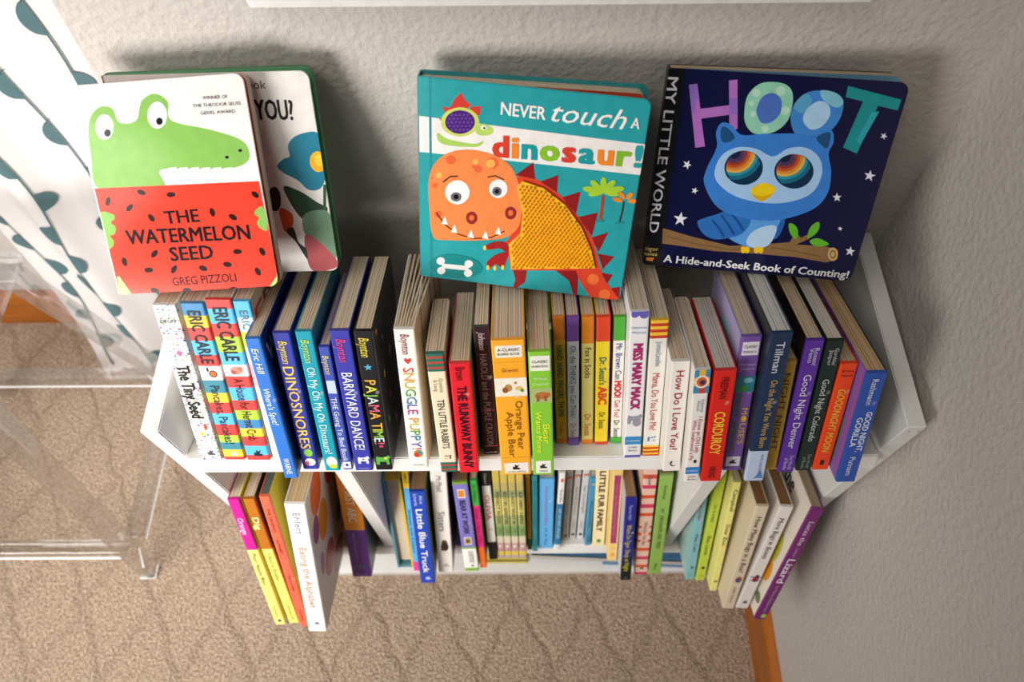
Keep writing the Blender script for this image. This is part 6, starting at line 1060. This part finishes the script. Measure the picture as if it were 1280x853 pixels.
display_book('white and red board book with a green crocodile cover, standing face-out at left',
             [(-.3366, -.0412, .9276), (-.2025, -.0411, .9387), (-.1923, -.1481, .8144), (-.3261, -.1482, .8033)],
             .0115, .0012, 1.2, .007, '#ebe7e4', '#d8362a', '#d8c8b4', ART['melon'], '#e4ded8', '#c8402f')
display_book('white board book with a blue flower cover, tucked behind the crocodile book',
             [(-.316, -.0282, .9257), (-.1578, -.0269, .9279), (-.155, -.107, .7773), (-.3132, -.1083, .7748)],
             .0115, .0012, 3.2, .007, '#e6e3df', '#3f8a5a', '#5f9a6e', ART['flower'], '#5a4638', '#4a9a68')
DN_, dw, dh = display_book('teal picture book with an orange dinosaur on its cover, middle of the top row',
             [(-.0735, -.0305, .9248), (.1027, -.0579, .9244), (.0913, -.1285, .7591), (-.0848, -.1012, .7595)],
             .0165, .002, 6.0, .006, '#2c9fa6', '#2a929a', '#d8c8ac', ART['dino'], '#2a929a', '#c8442a', hard=True)
# the raised rubbery yellow panel with its nubs
P = [(u * dw, v * dh) for u, v in ART['panel']]
bm = bmesh.new(); prism(bm, [Vector((x, -0.0016, z)) for x, z in P], Vector((0, -0.0008, 0)))
def inside(x, z):
    c = False
    for i in range(len(P)):
        (x1, z1), (x2, z2) = P[i - 1], P[i]
        if (z1 > z) != (z2 > z) and x < (x2 - x1) * (z - z1) / (z2 - z1) + x1: c = not c
    return c
stp = 0.0034; x0 = min(p[0] for p in P); z0 = min(p[1] for p in P)
for i in range(40):
    for j in range(40):
        x = x0 + j * stp + (i % 2) * stp / 2; z = z0 + i * stp * .87
        if inside(x, z) and inside(x - .0016, z) and inside(x + .0016, z) and inside(x, z + .0016) and inside(x, z - .0014):
            bmesh.ops.create_cone(bm, segments=8, radius1=0.0015, radius2=0.0005, depth=0.0022, matrix=Matrix.Translation((x, -0.0034, z)) @ Matrix.Rotation(math.pi / 2, 4, 'X'))
link('textured_panel', bm, mat('#f2b21c', .35), DN_)
display_book('dark blue picture book with a blue owl cover, standing face-out at right',
             [(.1213, -.0166, .9185), (.3004, -.0405, .9229), (.2943, -.1155, .7666), (.1153, -.0917, .7620)],
             .0115, .0014, 5.5, .008, '#11133c', '#15151a', '#c8b698', ART['owl'], '#15151a', '#6f9fc0')

# ------------------------------------------------------------------ curtain
def curtain():
    NX, NZ = 150, 60; x0, x1, z1 = -0.752, -0.30, 1.55
    def pos(s, z):
        low = max(0.0, 1 - z / 0.35)
        x = x0 + (x1 - x0) * s - 0.03 * low * low * (1 - s)
        amp = 0.013 + 0.012 * low
        y = 0.205 + amp * math.sin(s * 19 + 0.6 * math.sin(z * 3)) + 0.004 * math.sin(s * 43 + 1.3 + z) - 0.012 * low * low
        return Vector((x, y, z))
    bm = bmesh.new()
    g = [[bm.verts.new(pos(i / NX, 0.004 + 0.008 * math.sin(i * .5) ** 2 + (z1 - .01) * (j / NZ) ** 1.15)) for j in range(NZ + 1)] for i in range(NX + 1)]
    for i in range(NX):
        for j in range(NZ): bm.faces.new((g[i][j], g[i + 1][j], g[i + 1][j + 1], g[i][j + 1]))
    # printed garlands: wavy stems with half-moon leaves on both sides, lying on the cloth
    rnd = random.Random(5)
    def patch(pts):
        vs = [bm.verts.new(pos(min(1, max(0, s)), z) + Vector((0, -0.0022, 0))) for s, z in pts]
        try: f = bm.faces.new(vs)
        except ValueError: return
        f.material_index = 1
    W = x1 - x0
    for c in range(6):
        sc = 0.055 + c * 0.165; ph = rnd.uniform(0, 6)
        st = lambda z: sc + 0.018 / W * math.sin(z * 14 + ph) * 0.6
        z = 0.03
        while z < 1.5:
            for _ in range(1):
                patch([(st(z) - .0012 / W, z), (st(z) + .0012 / W, z), (st(z + .02) + .0012 / W, z + .02), (st(z + .02) - .0012 / W, z + .02)])
            z += 0.02
        z = 0.05 + rnd.uniform(0, .05); side = 1
        while z < 1.5:
            L = rnd.uniform(.034, .05); wd = rnd.uniform(.016, .024)
            s0 = st(z)
            arc = [(s0 + side * wd / W * math.sqrt(max(0, math.sin(math.pi * t))), z + L * t) for t in [i / 10 for i in range(11)]]
            for i in range(10):
                a, b = arc[i], arc[i + 1]
                for q in range(4):
                    m0 = lambda p, f: (st(p[1]) + (p[0] - st(p[1])) * f, p[1])
                    patch([m0(a, q / 4), m0(a, (q + 1) / 4), m0(b, (q + 1) / 4), m0(b, q / 4)])
            side = -side if rnd.random() < .75 else side
            z += L + rnd.uniform(.012, .05)
    m = bpy.data.materials.new('sheer_white_cotton'); m.use_nodes = True
    nt = m.node_tree; b = nt.nodes['Principled BSDF']; b.inputs['Base Color'].default_value = (0.74, 0.725, 0.725, 1); b.inputs['Roughness'].default_value = 0.85
    tr = nt.nodes.new('ShaderNodeBsdfTranslucent'); tr.inputs[0].default_value = (0.85, 0.85, 0.87, 1)
    mx = nt.nodes.new('ShaderNodeMixShader'); mx.inputs[0].default_value = 0.25
    out = nt.nodes['Material Output']
    nt.links.new(b.outputs[0], mx.inputs[1]); nt.links.new(tr.outputs[0], mx.inputs[2]); nt.links.new(mx.outputs[0], out.inputs[0])
    o = link('curtain', bm, [m, mat('#4d686d', .8, .2)], smooth=True)
    tag(o, 'white floor-length curtain printed with grey-green leaf garlands, beside the bookcase', 'curtain')
curtain()

# ------------------------------------------------------------------ clear acrylic stool
def acrylic():
    m = bpy.data.materials.new('clear_acrylic'); m.use_nodes = True
    nt = m.node_tree; nt.nodes.remove(nt.nodes['Principled BSDF'])
    t = nt.nodes.new('ShaderNodeBsdfTransparent'); t.inputs[0].default_value = (0.97, 0.975, 0.98, 1)
    g = nt.nodes.new('ShaderNodeBsdfGlossy'); g.inputs['Roughness'].default_value = 0.03
    lw = nt.nodes.new('ShaderNodeLayerWeight'); lw.inputs[0].default_value = 0.4
    f = nt.nodes.new('ShaderNodeMapRange'); f.inputs[3].default_value = 0.06; f.inputs[4].default_value = 0.6
    nt.links.new(lw.outputs['Facing'], f.inputs[0])
    mx = nt.nodes.new('ShaderNodeMixShader')
    nt.links.new(f.outputs[0], mx.inputs[0]); nt.links.new(t.outputs[0], mx.inputs[1]); nt.links.new(g.outputs[0], mx.inputs[2])
    nt.links.new(mx.outputs[0], nt.nodes['Material Output'].inputs[0])
    return m
M_ACR = acrylic()
M_GLINT = mat('#f4f4f4', .25, .8)
stool = empty('acrylic_stool', 'clear acrylic stool with splayed legs standing on the carpet in front of the curtain', 'stool', mw=Matrix.Translation((-.79, 0, 0)))
def bar(name, a, b, wx, wy, m=M_ACR, bev=0.002, mi=None):
    a, b = Vector(a), Vector(b); d = b - a
    z = d.normalized(); x = Vector((1, 0, 0)) if abs(z.x) < .9 else Vector((0, 0, 1))
    x = (x - z * x.dot(z)).normalized(); y = z.cross(x)
    Mx = Matrix(((x.x, y.x, z.x, a.x + .79), (x.y, y.y, z.y, a.y), (x.z, y.z, z.z, a.z), (0, 0, 0, 1)))
    bm = bmesh.new(); box(bm, -wx / 2, wx / 2, -wy / 2, wy / 2, 0, d.length, bev=bev, M=Mx)
    return link(name, bm, m, stool)
fa, ft, ba, bt = (-.168, -.107), (0, .56), (.163, .048), (0, .56)
for x in (-.618, -.962):
    bar('leg', (x, -.168, 0.0005), (x, -.109, .56), .026, .026)
    bar('leg', (x, .172, 0.0005), (x, .048, .56), .026, .026)
for nm, a, b in (('rail', (-.95, -.152, .075), (-.632, -.152, .075)), ('rail', (-.95, .152, .09), (-.632, .152, .09)), ('rail', (-.618, -.140, .08), (-.618, .138, .08)), ('rail', (-.962, -.140, .08), (-.962, .138, .08))):
    r = bar(nm, a, b, .024, .024)
# white strips painting the window's reflection along the rails and front foot
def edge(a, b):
    o = bar('painted_glint', a, b, .0022, .0022, M_GLINT, 0.0004)
    o['label'] = 'painted window glint along a stool edge'
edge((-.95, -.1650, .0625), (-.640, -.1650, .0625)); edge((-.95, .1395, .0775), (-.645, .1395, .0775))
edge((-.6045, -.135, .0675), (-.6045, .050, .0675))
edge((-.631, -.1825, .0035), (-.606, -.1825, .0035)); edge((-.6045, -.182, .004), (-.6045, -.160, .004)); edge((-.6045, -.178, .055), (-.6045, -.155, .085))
bm = bmesh.new(); box(bm, -.19, .19, -.13, .07, .5605, .573, bev=.002); link('seat', bm, M_ACR, stool)
for x, y, z in ((-.612, -.182, .012), (-.962, .152, .1)):
    bm = bmesh.new(); bmesh.ops.create_cone(bm, cap_ends=True, segments=14, radius1=.0055, radius2=.0055, depth=.003, matrix=Matrix.Translation((x + .79, y, z)) @ Matrix.Rotation(math.pi / 2, 4, 'X'))
    link('screw', bm, mat('#8a8a8c', .3, .9), stool)
